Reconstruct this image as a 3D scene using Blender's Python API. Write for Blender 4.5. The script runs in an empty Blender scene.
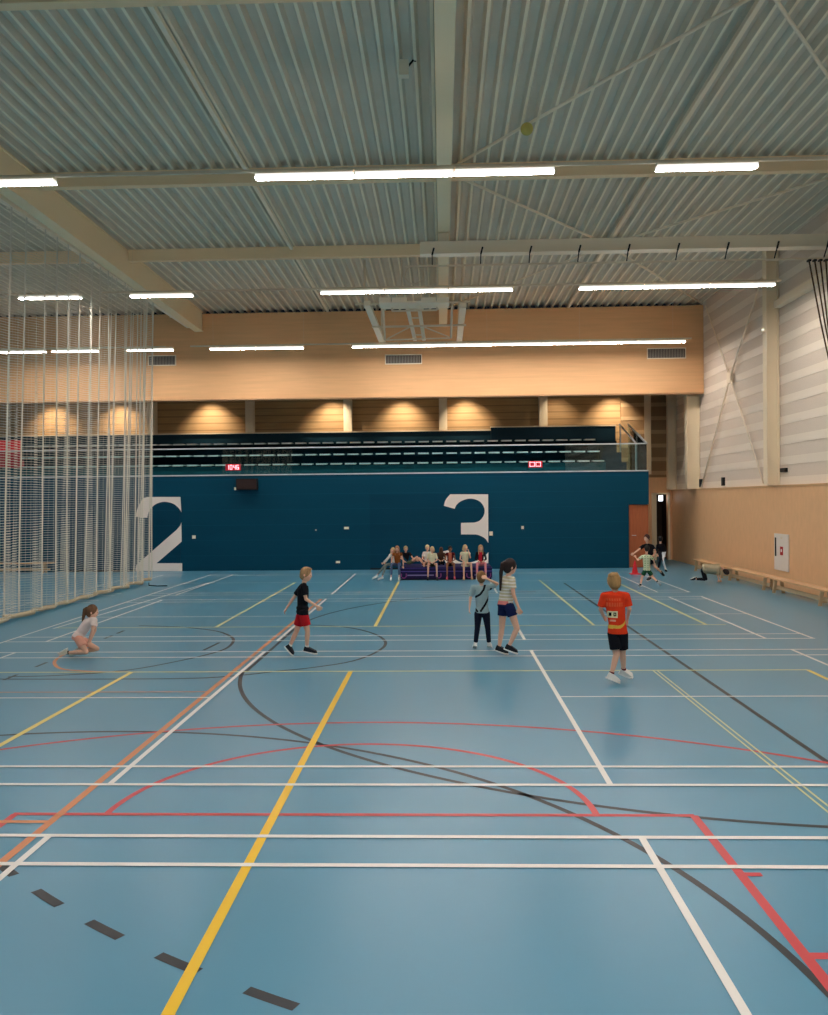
import bpy, bmesh, math, random
from mathutils import Vector, Matrix
C = bpy.context.scene
COL = C.collection
R = random.Random(7)

# ------------------------------------------------------------------ camera
YAW, PITCH, ROLL, FPX, CAMH = .03298, -.00869, -.00992, 850.27, 2.261
_cy, _sy = math.cos(YAW), math.sin(YAW)
CF = Vector((-_sy*math.cos(PITCH), _cy*math.cos(PITCH), math.sin(PITCH)))
_R0 = Vector((_cy, _sy, 0)); _U0 = _R0.cross(CF)
CR = _R0*math.cos(ROLL) + _U0*math.sin(ROLL)
CU = -_R0*math.sin(ROLL) + _U0*math.cos(ROLL)
cam = bpy.data.cameras.new('camera'); cam.sensor_fit = 'HORIZONTAL'; cam.sensor_width = 36
cam.lens = FPX/828*36; cam.clip_end = 200
camo = bpy.data.objects.new('camera', cam); COL.objects.link(camo)
camo.matrix_world = Matrix(((CR.x, CU.x, -CF.x, 0), (CR.y, CU.y, -CF.y, 0), (CR.z, CU.z, -CF.z, CAMH), (0, 0, 0, 1)))
C.camera = camo
# ------------------------------------------------------------------ world, exposure
w = bpy.data.worlds.new('world'); C.world = w; w.use_nodes = True
w.node_tree.nodes['Background'].inputs[0].default_value = (.8, .85, 1, 1)
w.node_tree.nodes['Background'].inputs[1].default_value = .01
vs = C.view_settings
vs.view_transform = 'Standard'; vs.look = 'None'; vs.exposure = 0.0; vs.gamma = 1; vs.use_curve_mapping = False
LAMP = 64.0            # emission of the lamp diffusers
SPOT = 230.0            # gallery downlights, watts

def at(x, y, Y):
    """where the pixel's sight line meets the depth Y"""
    v = CF + CR*((x-414)/FPX) - CU*((y-507.5)/FPX)
    return Vector((v.x/v.y*Y, Y, CAMH + v.z/v.y*Y))

# ------------------------------------------------------------------ materials
def lin(c):
    return tuple(((v/255)/12.92 if v/255 <= .04045 else ((v/255+.055)/1.055)**2.4) for v in c) + (1,)
MATS = {}
def mat(name, col, rough=.6, spec=.3, metal=0, var=0, scale=3, stretch=(1,1,1), emit=None, bump=0):
    if name in MATS: return MATS[name]
    m = bpy.data.materials.new(name); m.use_nodes = True
    nt = m.node_tree; b = nt.nodes['Principled BSDF']
    b.inputs['Base Color'].default_value = lin(col)
    b.inputs['Roughness'].default_value = rough; b.inputs['Metallic'].default_value = metal
    b.inputs['Specular IOR Level'].default_value = spec
    if emit:
        b.inputs['Emission Color'].default_value = lin(col); b.inputs['Emission Strength'].default_value = emit
    if var:
        tc = nt.nodes.new('ShaderNodeTexCoord'); mp = nt.nodes.new('ShaderNodeMapping')
        mp.inputs['Scale'].default_value = stretch
        nz = nt.nodes.new('ShaderNodeTexNoise'); nz.inputs['Scale'].default_value = scale; nz.inputs['Detail'].default_value = 4
        rp = nt.nodes.new('ShaderNodeValToRGB'); c = lin(col)
        rp.color_ramp.elements[0].position = .3; rp.color_ramp.elements[1].position = .7
        rp.color_ramp.elements[0].color = tuple(v*(1-var) for v in c[:3]) + (1,)
        rp.color_ramp.elements[1].color = tuple(min(1, v*(1+var)) for v in c[:3]) + (1,)
        nt.links.new(tc.outputs['Object'], mp.inputs[0]); nt.links.new(mp.outputs[0], nz.inputs['Vector'])
        nt.links.new(nz.outputs['Fac'], rp.inputs[0]); nt.links.new(rp.outputs[0], b.inputs['Base Color'])
        if bump:
            bp = nt.nodes.new('ShaderNodeBump'); bp.inputs['Strength'].default_value = bump
            nt.links.new(nz.outputs['Fac'], bp.inputs['Height']); nt.links.new(bp.outputs[0], b.inputs['Normal'])
    MATS[name] = m; return m

def seams(m, axis, pitch, width, dark):
    """thin real joints between boards, repeated along one axis of the object"""
    nt = m.node_tree; b = nt.nodes['Principled BSDF']
    tc = nt.nodes.new('ShaderNodeTexCoord'); sp = nt.nodes.new('ShaderNodeSeparateXYZ')
    nt.links.new(tc.outputs['Object'], sp.inputs[0])
    md = nt.nodes.new('ShaderNodeMath'); md.operation = 'PINGPONG'; md.inputs[1].default_value = pitch/2
    nt.links.new(sp.outputs[axis], md.inputs[0])
    lt = nt.nodes.new('ShaderNodeMath'); lt.operation = 'LESS_THAN'; lt.inputs[1].default_value = width/2
    nt.links.new(md.outputs[0], lt.inputs[0])
    mx = nt.nodes.new('ShaderNodeMix'); mx.data_type = 'RGBA'
    nt.links.new(lt.outputs[0], mx.inputs['Factor'])
    src = b.inputs['Base Color'].links
    if src: nt.links.new(src[0].from_socket, mx.inputs['A'])
    else: mx.inputs['A'].default_value = b.inputs['Base Color'].default_value
    mx.inputs['B'].default_value = lin(dark)
    nt.links.new(mx.outputs['Result'], b.inputs['Base Color'])
    return m

M_floor = mat('floor_blue', (84,145,173), .28, .5, var=.04, scale=.35)
M_blue = seams(mat('wall_blue', (0,68,92), .5, .15, var=.05, scale=1.5, stretch=(.3,1,2)), 2, .5, .012, (8,80,104))
M_bluedoor = seams(mat('door_blue', (0,63,87), .5, .15, var=.05, scale=1.5, stretch=(.3,1,2)), 2, .5, .012, (8,74,98))
M_dark = mat('dark_teal', (14,48,62), .6, .2)
M_ply = seams(mat('plywood', (233,181,131), .55, .25, var=.05, scale=3, stretch=(.25,1,4)), 2, .62, .01, (225,173,124))
M_wain = mat('wainscot', (242,190,142), .5, .3, var=.035, scale=9, stretch=(1,1,.4))
M_slat = seams(mat('slat_wood', (196,158,112), .6, .2, var=.1, scale=3, stretch=(.4,1,6)), 2, .26, .05, (166,132,92))
M_clad = mat('cladding_white', (244,228,210), .5, .3)
M_perf = mat('cladding_perforated', (228,210,192), .7, .2, var=.05, scale=40)
M_deck = mat('deck_metal', (255,242,216), .45, .4, var=.03, scale=2)
M_pan = mat('deck_pan', (224,212,192), .5, .3, var=.03, scale=2)
M_steel = mat('beam_steel', (252,222,180), .5, .3)
M_girder = mat('girder_steel', (255,232,192), .5, .3)
M_white = mat('white_metal', (255,238,212), .45, .4)
M_pale = mat('pale_metal', (232,214,188), .4, .4)
M_alu = mat('aluminium', (216,222,226), .35, .5, metal=.3)
M_black = mat('black', (22,22,24), .5, .3)
M_num = mat('numeral_white', (250,234,224), .5, .3)
M_lamp = mat('lamp_diffuser', (255,248,240), .4, .3, emit=LAMP)
M_lens = mat('lamp_side_lens', (255,248,240), .4, .3, emit=1.1)
M_door = mat('door_brown', (176,98,62), .5, .3, var=.1, scale=5, stretch=(4,1,.5))
M_col = mat('column_beige', (246,226,194), .5, .3)
M_bench = mat('bench_wood', (224,178,132), .45, .35, var=.08, scale=4, stretch=(4,.3,1))
M_benchleg = mat('bench_leg_wood', (206,176,140), .5, .3)
M_rope = mat('rope_brown', (96,70,48), .9, .1, var=.2, scale=60)
M_red = mat('red_plastic', (226,38,52), .45, .35)
M_purple = mat('mat_purple', (32,22,74), .6, .3, var=.1, scale=5)
M_skin = mat('skin', (238,184,156), .55, .3, var=.03, scale=14)
M_skin2 = mat('skin_tan', (160,104,74), .55, .3, var=.03, scale=14)
LINE = dict(white=mat('line_white', (238,232,226), .35, .45), yellow=mat('line_yellow', (248,198,36), .35, .45),
            soft=mat('line_soft_yellow', (240,214,112), .35, .45), pale=mat('line_pale_yellow', (222,216,150), .35, .45), orange=mat('line_orange', (214,134,84), .35, .45),
            red=mat('line_red', (206,62,68), .35, .45), black=mat('line_black', (32,34,42), .35, .45))

# ------------------------------------------------------------------ mesh helpers
def V(*a): return Vector(a)
class MB:
    def __init__(s): s.bm = bmesh.new(); s.mi = 0
    def faces(s, vs, fs):
        v = [s.bm.verts.new(p) for p in vs]
        for f in fs:
            try:
                q = s.bm.faces.new([v[i] for i in f]); q.material_index = s.mi
            except ValueError: pass
        return s
    def box(s, x0, x1, y0, y1, z0, z1):
        return s.faces([(x,y,z) for z in (z0,z1) for y in (y0,y1) for x in (x0,x1)],
            [(0,2,3,1),(4,5,7,6),(0,1,5,4),(2,6,7,3),(0,4,6,2),(1,3,7,5)])
    def bar(s, a, b, w, h, up=(0,0,1)):
        a, b = Vector(a), Vector(b); d = (b-a).normalized(); u = Vector(up)
        if abs(d.dot(u)) > .95: u = V(0,1,0)
        r = d.cross(u).normalized(); u = r.cross(d)
        vs = [p + r*(sx*w/2) + u*(sz*h/2) for p in (a,b) for sx,sz in ((-1,-1),(1,-1),(1,1),(-1,1))]
        return s.faces(vs, [(0,1,2,3),(7,6,5,4),(0,4,5,1),(1,5,6,2),(2,6,7,3),(3,7,4,0)])
    def tube(s, pts, r, n=8, cap=True):
        pts = [Vector(p) for p in pts]; rr = r if isinstance(r, (list,tuple)) else [r]*len(pts)
        rings = []; base = len(s.bm.verts); vs = []
        for i, p in enumerate(pts):
            d = (pts[min(i+1,len(pts)-1)] - pts[max(i-1,0)]).normalized()
            u = V(0,0,1) if abs(d.z) < .9 else V(0,1,0)
            x = d.cross(u).normalized(); y = x.cross(d)
            vs += [p + x*rr[i]*math.cos(2*math.pi*k/n) + y*rr[i]*math.sin(2*math.pi*k/n) for k in range(n)]
        fs = [(i*n+k, i*n+(k+1)%n, (i+1)*n+(k+1)%n, (i+1)*n+k) for i in range(len(pts)-1) for k in range(n)]
        if cap: fs += [tuple(range(n))[::-1], tuple(range((len(pts)-1)*n, len(pts)*n))]
        return s.faces(vs, fs)
    def hull(s, pts):
        v = [s.bm.verts.new(p) for p in pts]
        r = bmesh.ops.convex_hull(s.bm, input=v)
        bad = [g for g in r['geom_interior'] if isinstance(g, bmesh.types.BMVert)]
        bad += [g for g in r['geom_unused'] if isinstance(g, bmesh.types.BMVert)]
        bmesh.ops.delete(s.bm, geom=list(set(bad)), context='VERTS')
        return s
    def ball(s, c, rx, ry=None, rz=None, rot=None):
        ry = ry or rx; rz = rz or rx; c = Vector(c)
        return s.hull([c + (rot @ V(p.x*rx,p.y*ry,p.z*rz) if rot else V(p.x*rx,p.y*ry,p.z*rz)) for p in ICO])
    def cap(s, a, b, ra, rb):
        a, b = Vector(a), Vector(b)
        return s.hull([a+p*ra for p in ICO1] + [b+p*rb for p in ICO1])
    def cone(s, a, b, ra, rb, sq=1, n=14):
        a, b = Vector(a), Vector(b); d = (b-a).normalized()
        x = V(1,0,0) if abs(d.x) < .8 else V(0,1,0)
        x = (x - d*x.dot(d)).normalized(); y = d.cross(x)
        return s.hull([p + (x*math.cos(t)+y*math.sin(t)*sq)*r for p, r in ((a,ra),(b,rb)) for t in [2*math.pi*k/n for k in range(n)]])
    def build(s, name, m, parent=None, smooth=False):
        bmesh.ops.recalc_face_normals(s.bm, faces=s.bm.faces)
        me = bpy.data.meshes.new(name); s.bm.to_mesh(me); s.bm.free()
        for q in (m if isinstance(m, (list,tuple)) else [m]): me.materials.append(q)
        if smooth:
            for p in me.polygons: p.use_smooth = True
        o = bpy.data.objects.new(name, me); COL.objects.link(o)
        if parent:
            o.parent = parent
            if parent.type == 'EMPTY' and parent.location.length > 0:
                me.transform(Matrix.Translation(-parent.location))
            elif parent.parent and parent.parent.type == 'EMPTY':
                me.transform(Matrix.Translation(-parent.parent.location))
        return o
def _ico(n):
    b = bmesh.new(); bmesh.ops.create_icosphere(b, subdivisions=n, radius=1)
    r = [v.co.copy() for v in b.verts]; b.free(); return r
ICO1, ICO = _ico(2), _ico(3)
def tag(o, label=None, cat=None, group=None, kind=None):
    if label: o['label'] = label
    if cat: o['category'] = cat
    if group: o['group'] = group
    if kind: o['kind'] = kind
    return o
def thing(name, label, cat, loc, group=None):
    o = bpy.data.objects.new(name, None); COL.objects.link(o); o.location = loc; o.empty_display_size = .1
    return tag(o, label, cat, group)
def struct(name, mb, m, parent=None):
    o = mb.build(name, m, parent)
    if not parent: o['kind'] = 'structure'
    return o
def copy_tree(o, parent=None):
    c = o.copy(); COL.objects.link(c)
    if parent: c.parent = parent
    for ch in list(o.children): copy_tree(ch, c)
    return c
ORD = ['', 'first','second','third','fourth','fifth','sixth','seventh','eighth','ninth','tenth','eleventh','twelfth','thirteenth','fourteenth','fifteenth','sixteenth','seventeenth','eighteenth','nineteenth','twentieth']
def ordn(i):
    if i <= 20: return ORD[i]
    t = {2:'twenty', 3:'thirty', 4:'forty', 5:'fifty'}[i//10]
    return t+'-'+ORD[i%10] if i % 10 else {2:'twentieth',3:'thirtieth',4:'fortieth',5:'fiftieth'}[i//10]

# ------------------------------------------------------------------ room
XR, XL, YB, YF = 8.40, -21.0, 27.7, -3.0
def roofz(Y): return 8.78 - .0097*Y
f = struct('floor', MB().box(XL, XR, YF, 33.2, -.1, 0), M_floor)
# trapezoid roof deck: ribs run away from the camera
mb = MB(); prof = []; x = XL - .1
P = .25
while x < XR + .3:
    prof += [(x, 0), (x+.045, 0), (x+.085, .10), (x+.21, .10)]; x += P
for a, b in zip(prof[:-1], prof[1:]):
    mb.mi = 0 if a[1] == 0 and b[1] == 0 else 1
    mb.faces([(a[0],YF-.1,roofz(YF)+a[1]), (b[0],YF-.1,roofz(YF)+b[1]), (b[0],YB+.4,roofz(YB)+b[1]), (a[0],YB+.4,roofz(YB)+a[1])], [(0,1,2,3)])
ceil = struct('ceiling', mb, [M_deck, M_pan])
# right wall: wainscot below, ribbed cladding above
struct('wall_right', MB().box(XR-.05, XR+.12, YF, 31.2, 0, 2.5), M_wain)
struct('trim_1', MB().box(XR-.07, XR+.12, YF, 31.2, 2.5, 2.545), M_bench)
mb = MB(); z = 2.545; k = 0
while z < 9.0:
    h = .2; mb.mi = 0; mb.box(XR+.06, XR+.2, YF, 31.4, z, z+h)
    mb.mi = 1; mb.box(XR+.072, XR+.2, YF, 31.4, z+h, z+h+.3); z += .5
struct('wall_right_cladding', mb, [M_clad, M_perf])
struct('wall_left', MB().box(XL-.2, XL, YF, 33, 0, 9.1), M_blue)
struct('wall_front', MB().box(XL, XR+.2, YF-.2, YF, 0, 9.1), M_blue)
# upper back wall (bulkhead) and the gallery behind it
struct('wall_back_upper', MB().box(XL, XR+.06, YB, YB+.3, 5.64, 8.44), M_ply)
struct('trim_2', MB().box(XL, XR+.05, YB-.02, YB+.3, 5.60, 5.64), mat('trim_wood', (196,150,110), .5))
struct('gallery_ceiling', MB().box(XL, XR+.06, YB+.3, 31.6, 6.22, 6.3), mat('gallery_ceiling', (120,104,84), .7))
XB = 6.68
struct('wall_back', MB().box(XL, 6.03, YB, YB+.2, 0, 3.12).box(6.03, XB, YB, YB+.2, 2.05, 3.12), M_blue)
struct('wall_back_side', MB().box(XB-.15, XB, YB+.2, 31.2, 0, 3.12), M_blue)
struct('gallery_floor', MB().box(XL, XB-.15, YB+.2, 31.2, 2.95, 3.11), M_dark)
struct('wall_gallery', MB().box(XL, XR+.1, 31.5, 31.7, 2.95, 6.25), M_slat)
struct('wall_corridor_end', MB().box(XB-.15, 7.78, 31.2, 31.4, 0, 3.0).box(8.2, XR, 31.2, 31.4, 0, 3.0).box(7.78, 8.2, 31.2, 31.4, 2.38, 3.0)
       , M_wain)
mb = MB(); z = 2.6
mb.mi = 0; mb.box(XB-.1, XR+.1, 31.42, 31.5, 2.5, 3.0)
while z < 6.2:
    mb.mi = 0; mb.box(XB-.1, XR+.05, 31.40, 31.5, z, z+.14); mb.mi = 1; mb.box(XB-.1, XR+.05, 31.42, 31.5, z+.14, z+.5); z += .5
struct('wall_corridor_cladding', mb, [mat('clad_tan', (206,172,130), .6), mat('clad_brown', (168,134,96), .7)])
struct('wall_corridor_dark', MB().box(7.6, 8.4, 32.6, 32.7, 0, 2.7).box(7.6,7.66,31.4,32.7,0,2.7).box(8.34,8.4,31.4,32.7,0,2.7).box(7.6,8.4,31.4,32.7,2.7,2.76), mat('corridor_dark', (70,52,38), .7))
struct('trim_3', MB().box(7.62,7.78,31.12,31.2,0,2.44).box(8.2,8.26,31.12,31.2,0,2.44).box(7.62,8.26,31.12,31.2,2.38,2.44), M_col)
d = struct('door_1', MB().box(6.05, XB-.01, YB+.05, YB+.1, .01, 2.04), M_door)
MB().tube([(6.14,YB+.05,1.05),(6.14,YB-.01,1.05),(6.26,YB-.01,1.05)], .01).build('door_handle', M_alu, d)
# storage doors in the blue wall, carrying the big court numbers
def numeral(door, polys, ox, oy, s):
    mb = MB()
    for poly in polys:
        pts = [at(ox+x/s, oy+y/s, YB-.03) for x, y in poly]
        n = len(pts); vs = [p for p in pts] + [p+V(0,.012,0) for p in pts]
        mb.faces(vs, [tuple(range(n)), tuple(range(2*n-1,n-1,-1))] + [(i,(i+1)%n,n+(i+1)%n,n+i) for i in range(n)])
    return mb.build('numeral', M_num, door)
def curve(pts, k=5):
    out = []
    for i in range(len(pts)-1):
        p0, p1, p2, p3 = pts[max(i-1,0)], pts[i], pts[i+1], pts[min(i+2,len(pts)-1)]
        for j in range(k):
            t = j/k
            out.append(tuple(.5*((2*p1[a])+(-p0[a]+p2[a])*t+(2*p0[a]-5*p1[a]+4*p2[a]-p3[a])*t*t+(-p0[a]+3*p1[a]-3*p2[a]+p3[a])*t**3) for a in range(len(p1))))
    return out + [pts[-1]]
d2 = struct('door_2', MB().box(-12.45, -8.62, YB-.018, YB, .06, 2.46), M_bluedoor)
n = numeral(d2, [curve([(160,375),(170,310),(195,250),(232,192),(272,172)]) + [(612,172)] + curve([(622,325),(592,282),(545,243),(480,224),(425,224),(362,245),(312,290),(286,338),(275,385)]),
    curve([(622,430),(608,465),(575,505)]) + [(165,862),(155,925),(630,925),(630,845),(370,845),(625,625)]], 120, 480, 10.15)
n['label'] = 'big off-white cut-off figure 2'
struct('door_2_gap', MB().box(-12.45, -8.62, YB-.01, YB, .0, .06), M_black, d2)
d3 = struct('door_3', MB().box(-2.36, 1.56, YB-.018, YB, .06, 2.46), M_bluedoor)
n = numeral(d3, [curve([(140,262),(160,200),(205,145)]) + [(590,145)] + curve([(592,640),(562,597),(520,570),(470,553)]) + [(315,552),(315,435)] +
    curve([(450,432),(500,415),(540,370),(555,312),(540,260),(500,215),(440,192),(380,192),(315,215),(270,252),(250,292)]),
    [(120,728)] + curve([(185,712),(220,768),(270,815),(340,838),(430,832),(510,800),(560,765),(592,735)]) + [(592,925),(200,925),(150,820)]], 430, 480, 10.15)
n['label'] = 'big off-white cut-off figure 3'
struct('door_3_gap', MB().box(-2.36, 1.56, YB-.01, YB, .0, .06), M_black, d3)
for o in (d2.children[-1], d3.children[-1]): o.name = 'bottom_gap'

# ---- floor markings, children of the floor
LZ = dict(black=.0012, red=.0020, orange=.0028, yellow=.0036, soft=.0036, pale=.0036, white=.0046)
def strip(c, pts, w=.05, label=None):
    mb = MB(); pts = [V(p[0],p[1],LZ[c]) for p in pts]; L = []
    for i, q in enumerate(pts):
        d = (pts[min(i+1,len(pts)-1)]-pts[max(i-1,0)]).normalized(); nrm = V(-d.y,d.x,0)*w/2
        L += [q-nrm, q+nrm]
    mb.faces(L, [(2*i,2*i+2,2*i+3,2*i+1) for i in range(len(pts)-1)])
    o = mb.build('court_line', LINE[c], f); o['label'] = (label or c+' court line'); return o
def row(c, Y, x0, x1, w=.05, label=None):
    o = strip(c, [(x0,Y),(x1,Y)], w, label); o.location.z += .0007; return o
def dep(c, X, y0, y1, w=.048, label=None): return strip(c, [(X,y0),(X,y1)], w, label)
def arc(c, cx, cy, r, a0, a1, w=.05, n=60, label=None):
    return strip(c, [(cx+r*math.cos(math.radians(a0+(a1-a0)*i/n)), cy+r*math.sin(math.radians(a0+(a1-a0)*i/n))) for i in range(n+1)], w, label)
courts = [(-.4,.06,2.64,5.23,5.68), (6.72,7.18,9.72,12.25,12.70), (13.68,14.15,16.6,19.05,19.5), (20.45,20.9,23.5,25.8,26.2)]
for y0, y1, yc, y2, y3 in courts:
    for Y in (y0,y1,y2,y3):
        row('white', Y, -7.22, 5.9, label='white badminton side line')
        row('white', Y, -20.6, -8.0, label='white badminton side line beyond the curtain')
    row('white', yc, -7.22, -2.68, .04, 'white badminton centre line'); row('white', yc, 1.3, 5.9, .04, 'white badminton centre line')
    for X in ([-7.2] if y0 < 12 else []) + [-6.5, -2.69, 1.305, 5.13, 5.87]:
        dep('white', X, y0, y3, label='white badminton cross line')
    for X in (-8.7+0.0, -9.4, -13.4): dep('white', X, y0, y3, label='white line beyond the curtain')
# the near rows run on to the right wall side
for Y in (5.23,5.68,6.72,7.18): row('white', Y, 5.9, 7.6, label='white side line')
row('pale', 11.2, -7.0, 4.74, .05, 'pale yellow cross line'); row('pale', 15.2, -7.0, 5.0, .05, 'pale yellow cross line')
dep('soft', 4.73, 3, 11.2, .06, 'yellow court line'); dep('soft', -4.16, 3, 11.2, .06); dep('yellow', -1.23, 1.5, 11.24, .062)
strip('white', [(-7.04,15.12),(-6.53,23.65)], .048); dep('white', -7.2, 12.75, 26.2); dep('pale', -4.1, 15.2, 23.6, .06); dep('soft', -1.22, 15.2, 23.5, .06); dep('pale', 2.68, 15.2, 23.7); dep('pale', 4.66, 15.2, 23.6, .06)
dep('pale', 2.735, 3, 11.2, .018, 'thin pale yellow line'); dep('pale', 2.79, 3, 11.2, .018, 'thin pale yellow line')
dep('orange', -2.80, 3.2, 19.5, .062); row('orange', 5.93, -4.6, -2.83); row('orange', 10.02, -7, -2.83, .035)
strip('orange', curve([(-5.68,12.6),(-5.63,12.2),(-5.49,11.81),(-5.18,11.41),(-4.64,11.24),(-4.2,11.22)]), .05, 'orange curved line')
row('red', 6.08, -3.15, 1.77, .05, 'red free throw line'); dep('red', -3.13, .5, 6.08, .055); dep('red', 1.765, .5, 6.08, .06)
row('red', 5.13, 1.77, 1.89, .05, 'short red tick'); row('red', 4.22, 1.77, 1.89, .06, 'short red tick')
arc('red', -.69, 6.08, 1.77, 0, 180, .05, label='red half circle'); arc('red', -.71, 2.07, 6.55, 0, 180, .05, 90, 'long red arc')
arc('black', -3.2, 3.32, 4.97, -10, 150, .05, 90, 'large black arc')
arc('black', 3.39, 11.93, 6.1, 187, 290, .05, 70, 'black goal area arc')
dep('black', -2.63, 11.2, 15.2, .05, 'black goal area line'); arc('black', 3.3, 15.0, 5.93, 180, 100, .05, 60, 'black goal area arc')
dep('black', 3.25, 7.2, 22.9, .055, 'black goal line'); dep('black', 3.29, 3.0, 7.2, .055, 'black goal line')
strip('black', curve([(-7.4,10.9),(-5.74,10.79),(-4.3,10.77),(-3.2,10.8),(-2.6,11.0),(-2.23,11.23),(-1.79,11.47),(-1.29,11.92),(-.99,12.67),(-.92,13.51),(-1.2,14.42),(-1.77,15.16),(-2.6,15.5)]), .05, 'black curve under the boy in black')
strip('black', curve([(-5.6,15.46),(-4.9,15.3),(-4.34,15.03),(-3.87,14.64),(-3.48,13.95),(-3.35,13.2),(-3.43,12.66),(-3.78,11.97),(-4.28,11.34),(-5.01,11.02),(-5.7,10.93)]), .05, 'black curve right of the kneeling girl')
strip('black', [(-3.66,12.85),(-3.6,13.55)], .05, 'short black dash')
for i in range(-5, 8):
    t = math.atan2(4.12-11.5, -1.31-3.12) + i*.0685
    strip('black', [(3.12+8.62*math.cos(t+q), 11.5+8.62*math.sin(t+q)) for q in (-.0165,0,.0165)], .062, 'black dash of the dashed arc')
for y in (10.9, 11.75, 13.0, 14.15, 14.7): strip('black', [(-5.65,y-.17),(-5.65,y+.17)], .05, 'short black dash')

# ------------------------------------------------------------------ steelwork
def crossbeam(Y, label):
    z1 = roofz(Y)-.004; z0 = z1-.28; mb = MB()
    for x0, x1 in ((XL+.02, -8.07), (-7.75, -.05), (.23, XR+.05)):
        mb.box(x0, x1, Y, Y+.16, z0, z0+.02).box(x0, x1, Y, Y+.16, z1-.02, z1).box(x0, x1, Y+.07, Y+.085, z0+.02, z1-.02).box(x0, x1, Y+.0, Y+.015, z0+.02, z1-.02)
    return tag(mb.build('roof_beam', M_steel), label, 'beam', 'cross beams under the roof')
crossbeam(10.3, 'beige cross beam at the very top edge of the photo')
crossbeam(16.15, 'beige cross beam above the nearest visible row of ceiling lights')
crossbeam(21.0, 'beige cross beam behind the rope rail, above the second row of lights')
def girder(x0, x1, h, label, Y0=-2.8):
    mb = MB(); za, zb = roofz(Y0)-.004, roofz(YB)-.004
    def pl(xa, xb, ta, tb):
        mb.faces([(x,Y,z-t) for Y,z in ((Y0,za),(YB-.01,zb)) for t in (ta,tb) for x in (xa,xb)], [(0,2,3,1),(4,5,7,6),(0,1,5,4),(2,6,7,3),(0,4,6,2),(1,3,7,5)])
    pl(x0, x1, 0, .03); pl(x0, x1, h-.03, h); pl(x0+.03, x0+.05, .03, h-.03); pl(x1-.05, x1-.03, .03, h-.03)
    return tag(mb.build('roof_girder', M_girder), label, 'girder')
girder(-.04, .22, .62, 'beige girder running away down the middle of the ceiling')
girder(-8.05, -7.77, .66, 'deep beige girder running away along the left, above the net curtain')
def purlin(X, label):
    mb = MB().bar((X,-2.8,roofz(-2.8)-.05), (X,YB-.02,roofz(YB)-.05), .075, .08)
    return tag(mb.build('roof_tube', M_white), label, 'roof tube', 'thin tubes running away under the roof')
purlin(-3.66, 'thin white tube under the roof, left of the middle girder')
purlin(4.14, 'thin white tube under the roof, right of the middle girder')
def brace(a, b, label, r=.028):
    a, b = V(a[0],a[1],roofz(a[1])-.10), V(b[0],b[1],roofz(b[1])-.10)
    mb = MB().tube([a,b], r)
    return tag(mb.build('roof_brace', M_white, None, True), label, 'brace', 'diagonal roof braces')
brace((.24,16.1), (4.1,10.75), 'white diagonal roof rod beside the stuck ball')
brace((4.1,10.75), (8.25,16.1), 'white diagonal roof rod in the top right corner')
brace((.24,16.4), (4.05,20.95), 'white diagonal roof rod right of the middle girder, behind the nearest lights')
brace((4.2,20.95), (8.25,16.4), 'white diagonal roof rod above the right end of the rope rail')
brace((4.2,21.2), (8.35,27.4), 'white diagonal roof rod running into the far right corner')
brace((4.05,21.2), (.26,27.3), 'white diagonal roof rod behind the folded basketball frame', .022)
# right wall columns
def hcolumn(Y, x0, x1, z0, z1, label, w=.26):
    mb = MB().box(x0, x0+.03, Y, Y+w, z0, z1).box(x1-.03, x1, Y, Y+w, z0, z1).box(x0+.03, x1-.03, Y+w/2-.02, Y+w/2+.02, z0, z1).box(x0+.03, x1-.03, Y+.06, Y+.075, z0, z1)
    return tag(mb.build('steel_column', M_col), label, 'column', 'columns along the right wall')
hcolumn(21.55, 8.14, XR+.05, 2.55, roofz(22)-.01, 'tall cream steel column on the right wall beside the cross rods')
hcolumn(28.15, 8.05, XR+.05, 2.55, 5.6, 'cream steel column under the end of the upper wooden wall', .3)
hcolumn(30.9, 8.14, XR+.05, 2.55, 6.21, 'cream steel column in the far right corner of the gallery', .2)
hcolumn(10.5, 8.14, XR+.05, 2.55, roofz(10.6)-.01, 'cream steel column on the right wall outside the picture')
for X, w_, n_ in ((-10.75,.3,'first'),(-7.08,.3,'second'),(-3.44,.3,'third'),(.07,.3,'fourth'),(3.73,.3,'fifth'),(7.5,.24,'sixth')):
    tag(MB().box(X-w_/2, X+w_/2, 31.2, 31.22, 3.12, 6.21).box(X-w_/2, X+w_/2, 31.46, 31.48, 3.12, 6.21).box(X-.02, X+.02, 31.22, 31.46, 3.12, 6.21).build('steel_column', M_col),
        'cream gallery column in front of the slatted wall, %s from the left' % n_, 'column', 'gallery columns')
bm_ = MB().box(XR-.1, XR+.06, -2.8, 21.5, 6.95, 7.12)
tag(bm_.build('wall_rail', M_white), 'long white rail on the right wall running from the tall column', 'rail')
# wind bracing on the right wall
wb = thing('wind_bracing', 'white crossed tension rods on the right wall', 'bracing', (XR-.02, 25.0, 2.55))
XW = XR-.02
cz = (24.98, 5.72)
for a in ((27.2,8.3),(22.45,2.6),(22.3,8.1),(27.75,2.6)):
    mb = MB()
    for o_ in (-.05,.05):
        mb.tube([(XW+o_*.4, a[0]+o_, a[1]), (XW+o_*.4, cz[0]+o_*1.2, cz[1])], .02, 6)
    mb.build('rod', M_white, wb, True)
MB().box(XW-.04, XW+.04, cz[0]-.16, cz[0]+.16, cz[1]-.16, cz[1]+.16).build('cross_plate', M_pale, wb)

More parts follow.
